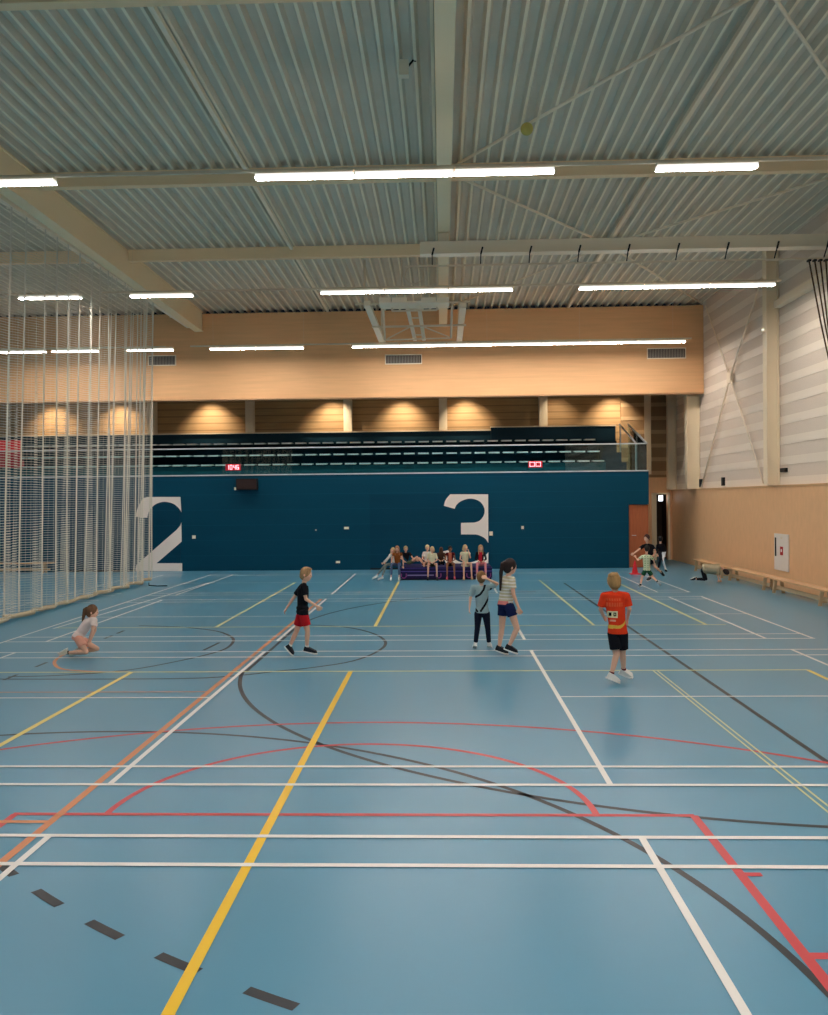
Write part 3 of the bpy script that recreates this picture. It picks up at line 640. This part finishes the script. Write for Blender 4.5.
# ------------------------------------------------------------------ people
def cloth(name, col): return mat(name, col, .85, .1, var=.06, scale=12)
def remesh(mb, vox, smooth=3):
    me = bpy.data.meshes.new('tmp'); bmesh.ops.recalc_face_normals(mb.bm, faces=mb.bm.faces); mb.bm.to_mesh(me); mb.bm.free()
    o = bpy.data.objects.new('tmp', me); COL.objects.link(o)
    r = o.modifiers.new('r', 'REMESH'); r.mode = 'VOXEL'; r.voxel_size = vox
    if smooth: s = o.modifiers.new('s', 'SMOOTH'); s.iterations = smooth; s.factor = .5
    dg = bpy.context.evaluated_depsgraph_get(); dg.update()
    m2 = bpy.data.meshes.new_from_object(o.evaluated_get(dg)); bpy.data.objects.remove(o); bpy.data.meshes.remove(me)
    for p in m2.polygons: p.use_smooth = True
    return m2
def person(label, J, H, face, hairc, hair, skin=None, top=None, bottom=None, shoe=None, sole=None, sock=None, sleeve=.55, leglen=.5, vox=.008,
           paint=None, paintb=None, extra=None, bulk=1, hang=0, group=None, dress=0, ground=True, palm=None):
    """J: joints in world metres - head neck chest pelvis ; shL elL haL ; shR elR haR ; hiL knL anL toL ; hiR ..."""
    skin = skin or M_skin
    f = Vector(face).normalized(); k = H/1.3
    base = V(J['pelvis'].x, J['pelvis'].y, 0)
    up = (J['head']-J['neck']).normalized(); side = f.cross(up).normalized(); f2 = up.cross(side).normalized()
    rot = Matrix((side, f2, up)).transposed()
    hd = J['head']; rh = .092*k
    def hp(a, b, c): return hd + side*a*rh + f2*b*rh + up*c*rh
    mb = MB()
    mb.ball(hd, rh*.76, rh*.92, rh*1.10, rot); mb.ball(hp(0,.28,-.55), rh*.52, rh*.55, rh*.52, rot)
    mb.hull([hp(0,.86,.2), hp(.14,.92,-.22), hp(-.14,.92,-.22), hp(0,1.12,-.16), hp(0,.8,-.32), hp(.08,.8,.1), hp(-.08,.8,.1)])
    mb.ball(hp(.78,-.05,-.05), rh*.10, rh*.18, rh*.26, rot); mb.ball(hp(-.78,-.05,-.05), rh*.10, rh*.18, rh*.26, rot)
    mb.ball(hp(0,.86,-.52), rh*.26, rh*.10, rh*.06, rot)
    mb.cap(J['neck'], hd-up*rh*.5, .036*k, .037*k)
    shv = (J['shR']-J['shL']); sn = shv.normalized()
    ch, pe = J['chest'], J['pelvis']; sp = (J['neck']-pe).normalized()
    hv = (J['hiR']-J['hiL']); hn = hv.normalized() if hv.length > .01 else sn
    fw = sn.cross(sp).normalized()
    def torso(m, g=0, q=1):
        def el(c, rx, ry, n): return [c + n*math.cos(t)*(rx+g)*q + fw*math.sin(t)*(ry+g)*q for t in [2*math.pi*i/18 for i in range(18)]]
        a = el(J['neck']-sp*.045*k, .085*k, .05*k, sn); b = el(ch, .105*k, .072*k, sn); c = el(pe+sp*.07*k, .088*k, .064*k, hn); d = el(pe-sp*.02*k, .10*k, .075*k, hn); e = el(pe-sp*.06*k, .07*k, .055*k, hn)
        m.hull(a+b); m.hull(b+c); m.hull(c+d); m.hull(d+e)
    torso(mb)
    for s in 'LR':
        sh, el, ha = J['sh'+s], J['el'+s], J['ha'+s]
        mb.cap(J['neck']-sp*.035*k, sh, .036*k, .036*k); mb.cap(ch, sh, .05*k, .034*k)
        mb.cap(sh, el, .034*k, .025*k); mb.cap(el, ha, .026*k, .017*k)
        d = (ha-el).normalized(); pn = V(0,1,0) if not palm else Vector(palm[s]); pn = (pn-d*pn.dot(d)).normalized(); sd = d.cross(pn)
        pc = ha + d*.030*k
        mb.hull([ha+sd*a*.015*k+pn*b*.010*k for a in (-1,1) for b in (-1,1)] + [ha+d*.062*k+sd*a*.030*k+pn*b*.009*k for a in (-1,1) for b in (-1,1)])
        for i_, (o_, L) in enumerate(((-.027,.045),(-.009,.055),(.009,.052),(.027,.040))):
            r = .0068*k; p0 = ha+d*.056*k+sd*o_*k; p1 = p0+(d*.9+pn*.35+sd*o_*4).normalized()*L*.5*k; p2 = p1+(d*.55+pn*.85).normalized()*L*.5*k
            mb.cap(p0, p1, r, r); mb.cap(p1, p2, r, r*.85)
        p0 = ha+d*.018*k-sd*.018*k; p1 = p0+(d*.6-sd*.75).normalized()*.032*k; p2 = p1+(d*.9+pn*.4).normalized()*.024*k
        mb.cap(p0, p1, .009*k, .008*k); mb.cap(p1, p2, .008*k, .0065*k)
        hi, kn, an, to = (J[q+s] for q in ('hi','kn','an','to'))
        mb.cap(hi, kn, .062*k, .038*k); cf = kn.lerp(an,.28); mb.cap(kn, cf, .036*k, .038*k); mb.cap(cf, an, .038*k, .022*k)
        td = (to-an).normalized(); mb.cap(an-V(0,0,.01), an.lerp(to,.8), .018*k, .009*k)
    bodym = remesh(mb, vox, 2)
    root = thing('person', label, 'person', base, group)
    def add(name, me, ms, par=None, lab=None):
        for m_ in (ms if isinstance(ms,(list,tuple)) else [ms]): me.materials.append(m_)
        me.transform(Matrix.Translation(-base)); o = bpy.data.objects.new(name, me); COL.objects.link(o); o.parent = par or root
        if lab: o['label'] = lab
        return o
    me = bodym; me.materials.clear(); body = add('body', me, skin)
    # eyes
    for sx in (-1,1):
        e = MB(); e.ball(hp(sx*.30,.84,.02), rh*.085, rh*.06, rh*.06, rot); m_ = remesh(e, .004, 0); m_.materials.clear(); add('eye', m_, mat('eye_dark', (52,38,34), .3, .5), body)
    # hair
    mb = MB(); big = 1.0
    mb.ball(hp(0,-.10,.18), rh*.87*big, rh*.94, rh*1.06, rot); mb.ball(hp(0,-.28,-.2), rh*.76, rh*.72, rh*.82, rot)
    if hair == 'tousled':
        for i in range(16):
            a = R.random()*6.28; q = hp(.45*math.cos(a),-.15+.5*math.sin(a),.78+.12*R.random()); mb.ball(q, rh*.28)
    if hair == 'quiff': mb.ball(hp(0,.2,.98), rh*.5, rh*.55, rh*.26, rot)
    if hair in ('pony','ponylong'):
        mb.ball(hp(0,-.95,.45), rh*.28); a = hp(0,-1.2,.2); b_ = hp(0,-1.25,-.9); c = b_+V(0,0,-.10*k)-f2*.02; 
        mb.cap(hp(0,-.9,.45), a, rh*.25, rh*.3); mb.cap(a, b_, rh*.33, rh*.28)
        if hair == 'ponylong': c = b_+V(0,0,-.24*k)-f2*.015; mb.cap(b_, c, rh*.3, rh*.14)
        else: mb.cap(b_, c, rh*.27, rh*.12)
    if hair in ('long','bob'):
        L = .30 if hair == 'long' else .10
        for sx in (-.62,-.3,0,.3,.62):
            a = hp(sx,-.38,-.1); mb.cap(a, a-up*.0-V(0,0,L*.6*k)-f2*.02, rh*.36, rh*.34); mb.cap(a-V(0,0,L*.6*k)-f2*.02, a-V(0,0,L*k)-f2*.01, rh*.33, rh*.18)
        for sx in (-.78,.78):
            a = hp(sx,.1,.1); mb.cap(a, a-V(0,0,L*.8*k), rh*.22, rh*.16)
    me = remesh(mb, vox*1.1, 1); me.materials.clear(); add('hair', me, mat('hair_%d_%d_%d' % hairc, hairc, .7, .3, var=.25, scale=30, stretch=(1,1,.3)))
    # shirt
    def band(m, a, b, ra, rb): m.cone(a, b, ra, rb)
    if top:
        mb = MB(); torso(mb, .012*k, bulk)
        if hang or dress:
            dn = -sp; c0 = pe+sp*.05*k; c1 = pe-sp*(hang+dress)*k
            if dress: c1 = c1 + fw*0
            n = 20
            mb.hull([c + hn*math.cos(t)*rx + fw*math.sin(t)*ry for c, rx, ry in ((c0,.108*k,.085*k),(c1,(.118+dress*.5)*k,(.092+dress*.5)*k)) for t in [2*math.pi*i/n for i in range(n)]])
        for s in 'LR':
            sh, el, ha = J['sh'+s], J['el'+s], J['ha'+s]
            mb.cap(J['neck']-sp*.04*k, sh, .042*k, .046*k); mb.cap(ch, sh, .055*k, .044*k)
            mb.cap(sh, sh.lerp(el, .15), .046*k, .046*k)
            if sleeve > 1:
                mb.cap(sh, el, .045*k, .035*k); mb.cap(el, el.lerp(ha, sleeve-1), .034*k, .028*k)
            elif sleeve > 0: band(mb, sh, sh.lerp(el, sleeve), .045*k, .048*k)
        me = remesh(mb, vox, 2); me.materials.clear()
        ms = [top] + ([m_ for m_, fn in paint] if paint else [])
        if paint:
            for p in me.polygons:
                c = p.center
                for i_, (m_, fn) in enumerate(paint):
                    if fn(c, p.normal): p.material_index = i_+1
        add('shirt' if not dress else 'dress', me, ms)
    if bottom:
        mb = MB()
        def el(c, rx, ry): return [c + hn*math.cos(t)*rx + fw*math.sin(t)*ry for t in [2*math.pi*i/18 for i in range(18)]]
        mb.hull(el(pe+sp*.055*k,.098*k,.076*k)+el(pe-sp*.03*k,.112*k,.088*k)); mb.hull(el(pe-sp*.03*k,.112*k,.088*k)+el(pe-sp*.075*k,.075*k,.065*k))
        for s in 'LR':
            hi, kn, an = (J[q+s] for q in ('hi','kn','an'))
            mb.cap(pe, hi, .07*k, .068*k)
            if leglen > 1:
                mb.cap(hi, kn, .070*k, .046*k); mb.cone(kn, kn.lerp(an, leglen-1), .046*k, .036*k); mb.cap(kn, kn, .046*k, .046*k)
            else: mb.cone(hi, hi.lerp(kn, leglen), .069*k, .068*k); mb.cap(hi,hi,.069*k,.069*k)
        me = remesh(mb, vox, 2); me.materials.clear(); ms = [bottom] + ([m_ for m_, fn in paintb] if paintb else [])
        if paintb:
            for p in me.polygons:
                for i_, (m_, fn) in enumerate(paintb):
                    if fn(p.center, p.normal): p.material_index = i_+1
        add('trousers' if leglen > 1 else 'shorts', me, ms)
    for s in 'LR':
        kn, an, to = (J[q+s] for q in ('kn','an','to'))
        if sock:
            mb = MB(); mb.cone(an, an.lerp(kn, .16), .027*k, .031*k); add('sock', _m(remesh(mb, vox*.8, 1)), sock)
        if shoe:
            td = (to-an); td = td.normalized(); zz = (an-kn).normalized(); dn = (zz-td*zz.dot(td)).normalized()
            flat = td.cross(dn).normalized()
            he = an + dn*.028*k - td*.035*k; tt = to + dn*.006*k
            mb = MB()
            mb.hull([he+flat*a*.028*k+dn*b*.024*k for a in (-1,1) for b in (-1,1)] + [tt+flat*a*.034*k+dn*b*.016*k for a in (-1,1) for b in (-1,1)] + [an+flat*a*.03*k-dn*.022*k+td*b*.034*k for a in (-1,1) for b in (-1,1)] + [tt+td*.03*k+dn*.010*k, tt+td*.025*k+flat*.02*k, tt+td*.025*k-flat*.02*k])
            so = add('shoe', _m(remesh(mb, vox*.8, 2)), shoe)
            mb = MB(); mb.hull([q+flat*a*w_*k+dn*b*k for q, w_ in ((he,.032),(he+td*.0,.032),(tt,.038)) for a in (-1,1) for b in (.018,.034)] + [tt+td*.035*k+flat*a*.02*k+dn*b*k for a in (-1,1) for b in (.016,.032)] + [he-td*.012*k+flat*a*.018*k+dn*b*k for a in (-1,1) for b in (.018,.034)])
            add('sole', _m(remesh(mb, vox*.8, 1)), sole or shoe, so)
    if ground:
        mn_ = min((v.co.z for c in [body]+[c for c in root.children_recursive] for v in c.data.vertices))
        root.location.z -= mn_ - .006
    return root
def _m(me): me.materials.clear(); return me
def joints(Y, d):
    """joints given as pixel x, pixel y, metres behind the plane Y"""
    return {k_: at(q[0], q[1], Y+(q[2] if len(q) > 2 else 0)) for k_, q in d.items()}
def pin(Y, x0, y0, x1, y1, back=False):
    """test for the patch of a garment between two corners, on the side given"""
    a, b = at(x0,y1,Y), at(x1,y0,Y)
    return lambda c, n: a.x < c.x < b.x and a.z < c.z < b.z and n.y < .1

black = cloth('cloth_black', (24,24,30)); navy = cloth('cloth_navy', (26,36,74)); white = cloth('cloth_white', (236,228,220))
M_shoeb = mat('shoe_black', (30,30,38), .6, .3); M_shoew = mat('shoe_white', (236,232,226), .5, .3)

# kneeling girl, left
J = joints(12.25, dict(head=(92.3,611.5,0), neck=(91.5,617.5,.0), chest=(88,623,.0), pelvis=(78,637,.0), shL=(94,620,.11), elL=(95,630,.16), haL=(91,639,.12), shR=(94.5,620,-.11), elR=(92.5,630,-.17), haR=(89.5,638.5,-.14),
    hiL=(79,639,.07), knL=(97,648.5,.13), anL=(78,652,.14), toL=(71,655.0,.14), hiR=(79,639,-.07), knR=(86,652,-.12), anR=(66,652.5,-.12), toR=(60.5,654.5,-.12)))
person('girl in pale pink top and peach shorts kneeling on the floor at the left', J, 1.25, (1,.25,-.15), (112,78,54), 'pony', top=cloth('cloth_palepink',(246,222,214)), bottom=cloth('cloth_peach',(240,172,150)),
    shoe=mat('shoe_cream',(222,214,194),.6), sole=M_shoew, sock=black, sleeve=.6, leglen=.55, hang=.03, vox=.007, palm=dict(L=(1,0,0),R=(1,0,0)))
# boy in black and red, walking to the right
J = joints(12.25, dict(head=(306,574.3,0), neck=(304.2,582.3,0), chest=(303,590,0), pelvis=(302.3,610,0), shL=(302.5,586,.12), elL=(293.5,598,.16), haL=(287,607.5,.12), shR=(303.5,586,-.12), elR=(306,599,-.15), haR=(316.5,606,-.13),
    hiL=(301.5,613,.07), knL=(296.5,631,.08), anL=(289.5,646.5,.08), toL=(293.2,652.5,.06), hiR=(303.5,613,-.07), knR=(307.5,631,-.06), anR=(306.8,648,-.05), toR=(315.5,651.2,-.07)))
person('blond boy in black T-shirt and red shorts walking to the right', J, 1.30, (1,-.1,-.05), (168,130,92), 'quiff', top=black, bottom=cloth('cloth_redshorts',(196,34,42)), shoe=M_shoeb, sole=M_shoew, sock=white,
    sleeve=.7, leglen=.68, hang=-.02, vox=.006, palm=dict(L=(1,0,0),R=(0,1,0)), paintb=[(black, lambda c, n, z=at(302,614,12.25).z: c.z > z)])
# boy with bib, seen from behind
Yk = 12.75
J = joints(Yk, dict(head=(481.3,578.5,0), neck=(481.5,586,0), chest=(481.5,593,0), pelvis=(482.2,612,0), shL=(473,588.5,0), elL=(470.3,600,.02), haL=(469.5,609,-.02), shR=(490,588.5,0), elR=(497.5,585,-.03), haR=(487,580,-.12),
    hiL=(478.3,615,0), knL=(477.3,630,-.02), anL=(475.6,644.5,0), toL=(474.8,646.8,.12), hiR=(486,615,0), knR=(487.8,630,-.02), anR=(489,644.5,0), toR=(490.2,646.8,.11)))
Yk0 = Yk
def sash(c, n):
    # dark straps of the bib across the back and round the sleeve
    if n.y > .3: return False
    o_ = at(480,600,Yk0); x, y = 480+(c.x-o_.x)*FPX/Yk0, 600-(c.z-o_.z)*FPX/Yk0
    for L in ([(466.5,599.5),(474,598.8),(480,595),(483.5,590.5),(485,586)], [(491,590),(489,598),(484.5,606),(480.5,611.5)], [(470.5,601),(473,607),(477,612)]):
        for (ax,ay),(bx,by) in zip(L[:-1],L[1:]):
            t = max(0,min(1,((x-ax)*(bx-ax)+(y-ay)*(by-ay))/((bx-ax)**2+(by-ay)**2)))
            if (x-ax-t*(bx-ax))**2+(y-ay-t*(by-ay))**2 < 1.1: return True
    return False
person('boy in pale grey-blue bib shirt and dark trousers, one hand raised to his head', J, 1.17, (.12,1,0), (140,98,62), 'short', top=cloth('cloth_greyblue',(158,180,184)), bottom=cloth('cloth_darkblue',(28,32,48)),
    shoe=M_shoew, sole=M_shoew, sleeve=.75, leglen=1.92, hang=.03, vox=.006, paint=[(black, sash)], palm=dict(L=(1,0,0),R=(-1,.3,0)))
# girl in striped shirt
Yk = 12.33
J = joints(Yk, dict(head=(510,566.3,0), neck=(508.5,575.2,.0), chest=(507.3,583,0), pelvis=(505.5,603,.0), shL=(505.5,578,.12), elL=(503.5,592,.17), haL=(508,602,.1), shR=(512,579,-.10), elR=(513.5,594,-.16), haR=(518.5,607,-.16),
    hiL=(503.2,606,.06), knL=(501.8,628,.05), anL=(499.2,647,.06), toL=(506.6,650.9,.0), hiR=(509.5,606.5,-.06), knR=(517,628,-.1), anR=(508.8,646,-.08), toR=(516.4,650.2,-.12)))
stripe = lambda c, n: (c.z*1000) % 46 < 17
person('girl with long dark ponytail, striped shirt and navy shorts', J, 1.44, (.92,.35,-.05), (46,30,28), 'ponylong', top=cloth('cloth_beige',(206,192,160)), bottom=navy, shoe=M_shoeb, sole=M_shoew,
    sleeve=.6, leglen=.42, hang=.0, vox=.006, paint=[(white, stripe), (cloth('cloth_pinkknot',(222,128,122)), lambda c, n, z=at(505,600,12.33).z, x=at(508,600,12.33).x: c.z < z and c.x < x and n.y < .4)], palm=dict(L=(1,0,0),R=(0,1,0)))
# boy in the red shirt, nearest
Yk = 10.45
J = joints(Yk, dict(head=(614,582.3,0), neck=(615,591.2,0), chest=(614.8,602,0), pelvis=(617.5,630,0), shL=(604,596.5,0), elL=(600.5,609.5,.03), haL=(603.5,617,.22), shR=(626.3,596.5,0), elR=(629.3,609.5,-.02), haR=(627.5,619.5,.12),
    hiL=(613.2,634,0), knL=(616.5,655,-.02), anL=(611.2,675.8,-.05), toL=(618.6,679.9,-.06), hiR=(622.3,634,0), knR=(622.5,654,.06), anR=(623.8,671.3,.14), toR=(631,675.3,.10)))
def back(c, n): return n.y < .15
def P_(c): return (c.x-at(615,600,Yk).x)/(at(630,600,Yk).x-at(615,600,Yk).x)*15+615, 600-(c.z-at(615,600,Yk).z)*FPX/Yk
def swoosh(c, n):
    x, y = P_(c); 
    return back(c,n) and (abs(y-(626.5-(max(0,x-617)**2)*.085)) < 1.7-.02*(x-608) and 606.5 < x < 628)
def lettering(c, n):
    x, y = P_(c); return back(c,n) and ((604.5 < x < 620 and 598.2 < y < 600.8) or (605 < x < 622 and 602.5 < y < 606.5)) and int(x*1.25) % 3 != 0
def patch(c, n): x, y = P_(c); return back(c,n) and 606.8 < x < 616.2 and 610.8 < y < 617.6
def digits_(c, n): x, y = P_(c); return back(c,n) and (608 < x < 610.3 and 612.3 < y < 616 or 612 < x < 614.8 and 612.3 < y < 616 and not (613 < x < 613.8 and 613.3 < y < 615))
def oval(c, n): x, y = P_(c); return back(c,n) and 609 < x < 614.5 and 619.6 < y < 621.4
person('blond boy in orange-red football shirt and black shorts, seen from behind, nearest the camera', J, 1.36, (-.1,1,0), (172,132,84), 'tousled', top=cloth('cloth_orangered',(232,66,34)), bottom=black, shoe=M_shoew, sole=M_shoew,
    sock=cloth('cloth_darkred',(110,22,34)), sleeve=.8, leglen=.75, hang=.045, vox=.0055, palm=dict(L=(1,0,0),R=(-1,0,0)),
    paint=[(cloth('print_orange',(238,96,56)), lettering), (cloth('print_yellow',(222,176,72)), swoosh), (cloth('print_cream',(226,214,170)), patch), (black, digits_), (cloth('print_pale',(240,170,140)), oval)])
# boy in black by the doorway
J = joints(23.2, dict(head=(646.8,541,0), neck=(647.3,546,.02), chest=(648.5,550,0), pelvis=(650.5,561.5,0), shL=(652.5,549,0), elL=(655.5,554.5,-.1), haL=(653.2,558.5,-.2), shR=(643,549,0), elR=(638.2,553,-.08), haR=(634,556.2,-.16),
    hiL=(652,563,0), knL=(655.5,570,-.05), anL=(661.5,575.5,.15), toL=(663.8,578.5,.2), hiR=(648.8,563,0), knR=(648.8,572,-.1), anR=(650,580.5,.02), toR=(647.6,582.5,-.08)))
person('dark-haired boy in black T-shirt and shorts running by the brown door', J, 1.28, (-.75,-.8,-.1), (70,40,36), 'short', top=black, bottom=black, shoe=M_shoeb, sole=M_shoew, sleeve=.6, leglen=.5, hang=0, vox=.009)
J = joints(21.4, dict(head=(646.8,550.5,0), neck=(646.5,556,0), chest=(646.5,561,0), pelvis=(646.8,571.5,0), shL=(641.8,558.5,0), elL=(638,562,.03), haL=(636,559.5,.06), shR=(651.2,558.5,0), elR=(654,562.5,.04), haR=(654.5,565.5,.12),
    hiL=(644.8,573,0), knL=(641.8,579.5,.03), anL=(640.5,586.5,-.03), toL=(639.5,588,.08), hiR=(648.8,573,0), knR=(652.8,579,.05), anR=(657.5,583.5,-.12), toR=(659.5,586.0,-.05)))
dots = lambda c, n: (math.sin(c.x*95)+math.sin(c.z*110)) > 1.15 and n.y < .3
person('small child in spotted pale green shirt, back to the camera by the brown door', J, 1.06, (-.1,1,-.1), (34,28,28), 'short', top=cloth('cloth_palegreen',(206,214,180)), bottom=cloth('cloth_green',(36,80,56)),
    shoe=M_shoeb, sole=M_shoew, sock=white, sleeve=.6, leglen=.6, hang=.02, vox=.009, paint=[(cloth('print_green',(110,150,104)), dots)])
J = joints(26.0, dict(head=(660.5,541.5,0), neck=(660.5,546,0), chest=(660.5,549,0), pelvis=(662.5,554,0), shL=(657.5,548,0), elL=(656.5,553,0), haL=(657.5,557,-.1), shR=(663.5,548,0), elR=(665,553,0), haR=(665,557.5,.05),
    hiL=(660.5,555,0), knL=(659.8,563,-.05), anL=(658.5,571,.1), toL=(658,572.5,.2), hiR=(664,555,0), knR=(662.8,563,-.1), anR=(665.5,571.5,0), toR=(666.5,573,.1)))
person('child in dark clothes with one bright white trouser leg before the dark doorway', J, 1.1, (.2,1,0), (30,26,26), 'short', top=black, bottom=cloth('cloth_darkgrey',(34,38,46)), shoe=M_shoew, sole=M_shoeb, sleeve=1.8, leglen=1.9, vox=.009,
    paintb=[(mat('cloth_brightwhite',(244,246,250),.7), lambda c, n, x=at(661.7,560,26).x, z=at(661,552,26).z: c.x > x and c.z < z)])
# child crawling in front of the bench
J = joints(22.6, dict(head=(726,574.5,-.05), neck=(721.5,570.5,0), chest=(716,572.5,0), pelvis=(704.5,572,.0), shL=(718.5,571,.11), elL=(719.5,577,.14), haL=(720.5,582,.12), shR=(718.5,571.5,-.11), elR=(717.5,577.5,-.14), haR=(718.5,582.3,-.15),
    hiL=(703,573,.08), knL=(706,582,.12), anL=(696,581.8,.14), toL=(693,583,.14), hiR=(703,573.5,-.08), knR=(704.5,582.4,-.1), anR=(694.5,582,-.1), toR=(691.3,583,-.1)))
person('child in grey-beige shirt and black trousers crawling on all fours in front of the bench', J, 1.15, (.9,-.1,-.75), (48,34,30), 'short', top=cloth('cloth_greybeige',(176,164,138)), bottom=black, shoe=M_shoeb, sole=M_shoew,
    sleeve=1.1, leglen=1.8, hang=.02, vox=.009, bulk=1.9)

# children sitting on the landing mat
def sit(label, px, H, face, hairc, hair, topm, botm, lean=0, legs=((-.08,-.36),(.09,-.36)), arms='lap', skin=None, dy=0, **kw):
    H = H*.9; k = H/1.15; X = at(px, 560, 24.2).x; Yb = 24.28+dy; zs = .36+.085*k
    def q(x, y, z): return V(X+x*k, Yb+y*k, z)
    tz = .40*k
    J = dict(pelvis=q(0,0,zs), chest=q(lean*.5,-.04,zs+.24*k), neck=q(lean*.9,-.07,zs+.38*k), head=q(lean,-.10,zs+.50*k), shL=q(lean*.8-.115,-.06,zs+.335*k), shR=q(lean*.8+.115,-.06,zs+.335*k),
        hiL=q(-.06,-.03,zs-.005), hiR=q(.06,-.03,zs-.005))
    for s, (lx, ly), sg in (('L',legs[0],-1),('R',legs[1],1)):
        J['kn'+s] = q(lx, -.30, zs+.03*k); J['an'+s] = q(lx*1.1, ly, .085); J['to'+s] = q(lx*1.15, ly-.11, .045)
        J['el'+s] = q(lean*.7+sg*.16, -.10, zs+.15*k); J['ha'+s] = q(sg*.07, -.24, zs+.10*k)
        if arms == 'side': J['ha'+s] = q(sg*.19, -.16, zs-.04*k); J['el'+s] = q(lean*.6+sg*.18,-.08,zs+.14*k)
    if arms == 'face': J['elR'] = q(lean+.15,-.2,zs+.2*k); J['haR'] = q(lean+.10,-.24,zs+.40*k)
    return person(label, J, H, face, hairc, hair, skin=skin, top=topm, bottom=botm, vox=.009, ground=False, palm=dict(L=(0,0,-1),R=(0,0,-1)), **kw)
jeans = cloth('cloth_jeans', (84,98,128)); khaki = cloth('cloth_khaki', (104,108,84)); cream = cloth('cloth_cream', (232,222,188))
# leftmost, legs stretched out to the left
SQ = lambda z: .45+(z-.45)*.84 if z > .45 else z
X0, Y0_ = at(392,560,24.1).x, 24.15
J = {k_: V(X0+a, Y0_+b, SQ(c)) for k_, (a,b,c) in dict(pelvis=(.08,.1,.45), chest=(.02,.08,.66), neck=(0,.06,.79), head=(.02,.03,.91), shL=(-.06,.17,.75), elL=(-.14,.15,.6), haL=(-.2,.08,.5), shR=(-.04,-.05,.75), elR=(-.15,-.1,.62), haR=(-.25,-.05,.5),
    hiL=(.04,.15,.44), knL=(-.2,.05,.42), anL=(-.44,-.08,.12), toL=(-.56,-.12,.06), hiR=(.04,.03,.44), knR=(-.16,-.14,.44), anR=(-.28,-.25,.10), toR=(-.38,-.28,.05)).items()}
person('blond child in white top and grey leggings, leftmost on the mat, legs stretched out', J, 1.02, (-.2,-1,0), (206,176,128), 'long', top=white, bottom=cloth('cloth_grey',(120,128,124)), shoe=M_shoew, sole=M_shoew, sleeve=1.8, leglen=1.85, vox=.009, ground=False)
sit('child with light brown hair, rust top and jeans, second from left on the mat', 397.5, 1.15, (-.1,-1,-.1), (178,120,80), 'long', cloth('cloth_rust',(142,78,34)), jeans, arms='side', legs=((-.17,-.34),(.06,-.36)), shoe=M_shoew, sole=M_shoew, sleeve=.3, leglen=1.8, dy=-.1)
# boy reclining with a bent knee
X0 = at(406,560,24.5).x
J = {k_: V(X0+a, 24.6+b, SQ(c)) for k_, (a,b,c) in dict(pelvis=(.06,.05,.45), chest=(.0,.04,.68), neck=(-.01,.03,.81), head=(-.01,.0,.93), shL=(-.12,.04,.77), elL=(-.16,-.05,.62), haL=(-.04,-.18,.52), shR=(.11,.02,.77), elR=(.19,-.08,.62), haR=(.3,-.1,.55),
    hiL=(.10,.1,.44), knL=(.38,.08,.60), anL=(.52,.02,.42), toL=(.62,-.02,.40), hiR=(.10,-.02,.44), knR=(.32,-.16,.66), anR=(.50,-.18,.42), toR=(.60,-.2,.40)).items()}
person('blond boy in black T-shirt sitting sideways on the mat with bent knees', J, 1.02, (.1,-1,-.1), (196,170,124), 'short', top=black, bottom=khaki, shoe=mat('shoe_orange',(206,110,70),.6), sole=M_shoew, sleeve=.6, leglen=.4, vox=.009, ground=False)
sit('blond child in white T-shirt leaning in behind, fourth from the left on the mat', 427.3, 1.16, (.2,-1,-.1), (222,196,148), 'short', white, khaki, arms='lap', dy=.22, legs=((-.1,-.3),(.06,-.3)), shoe=M_shoeb, sleeve=.6, leglen=.5)
sit('blond child in cream T-shirt and dark shorts, fifth from the left on the mat', 432.3, 1.10, (-.15,-1,-.2), (216,188,142), 'bob', cream, cloth('cloth_olive',(60,58,44)), dy=-.13, legs=((-.13,-.34),(.14,-.34)), shoe=M_shoeb, sole=M_shoeb, sleeve=.8, leglen=.5)
sit('brown-haired child in brown top half hidden behind, sixth from the left on the mat', 441.2, .98, (0,1,0), (84,58,44), 'long', cloth('cloth_brown',(92,62,48)), black, dy=.75, legs=((-.08,-.25),(.08,-.25)), sleeve=1.5, leglen=1.5)
sit('child with short black hair and dark red waistcoat seated on the mat', 450.2, 1.12, (.05,-1,-.1), (26,22,24), 'short', cloth('cloth_darkredtop',(96,22,28)), black, dy=-.05, legs=((-.1,-.32),(.12,-.3)), skin=M_skin2, shoe=cloth('shoe_pink',(200,90,110)), sleeve=.15, leglen=.4,
    paint=[(cloth('cloth_salmon',(206,110,84)), lambda c, n, x=at(450.2,560,24).x: abs(c.x-x) < .045 and n.y < 0)])
sit('blond child in cream dress with a hand raised to the face on the mat', 465.2, 1.18, (.55,-.85,0), (214,186,140), 'bob', cream, None, arms='face', dy=-.1, legs=((-.05,-.34),(.17,-.26)), shoe=cloth('shoe_nude',(206,160,130)), sleeve=.3, dress=.08)
sit('child with long blond hair, black cardigan and pink trousers, rightmost on the mat', 480.6, 1.17, (0,-1,-.1), (190,150,108), 'long', black, cloth('cloth_pink',(240,150,156)), dy=-.1, legs=((-.12,-.33),(.13,-.33)), shoe=M_shoew, sleeve=1.6, leglen=1.7,
    paint=[(cloth('cloth_crimson',(190,40,56)), lambda c, n, x=at(480.6,560,24).x: abs(c.x-x) < .05 and n.y < 0)])
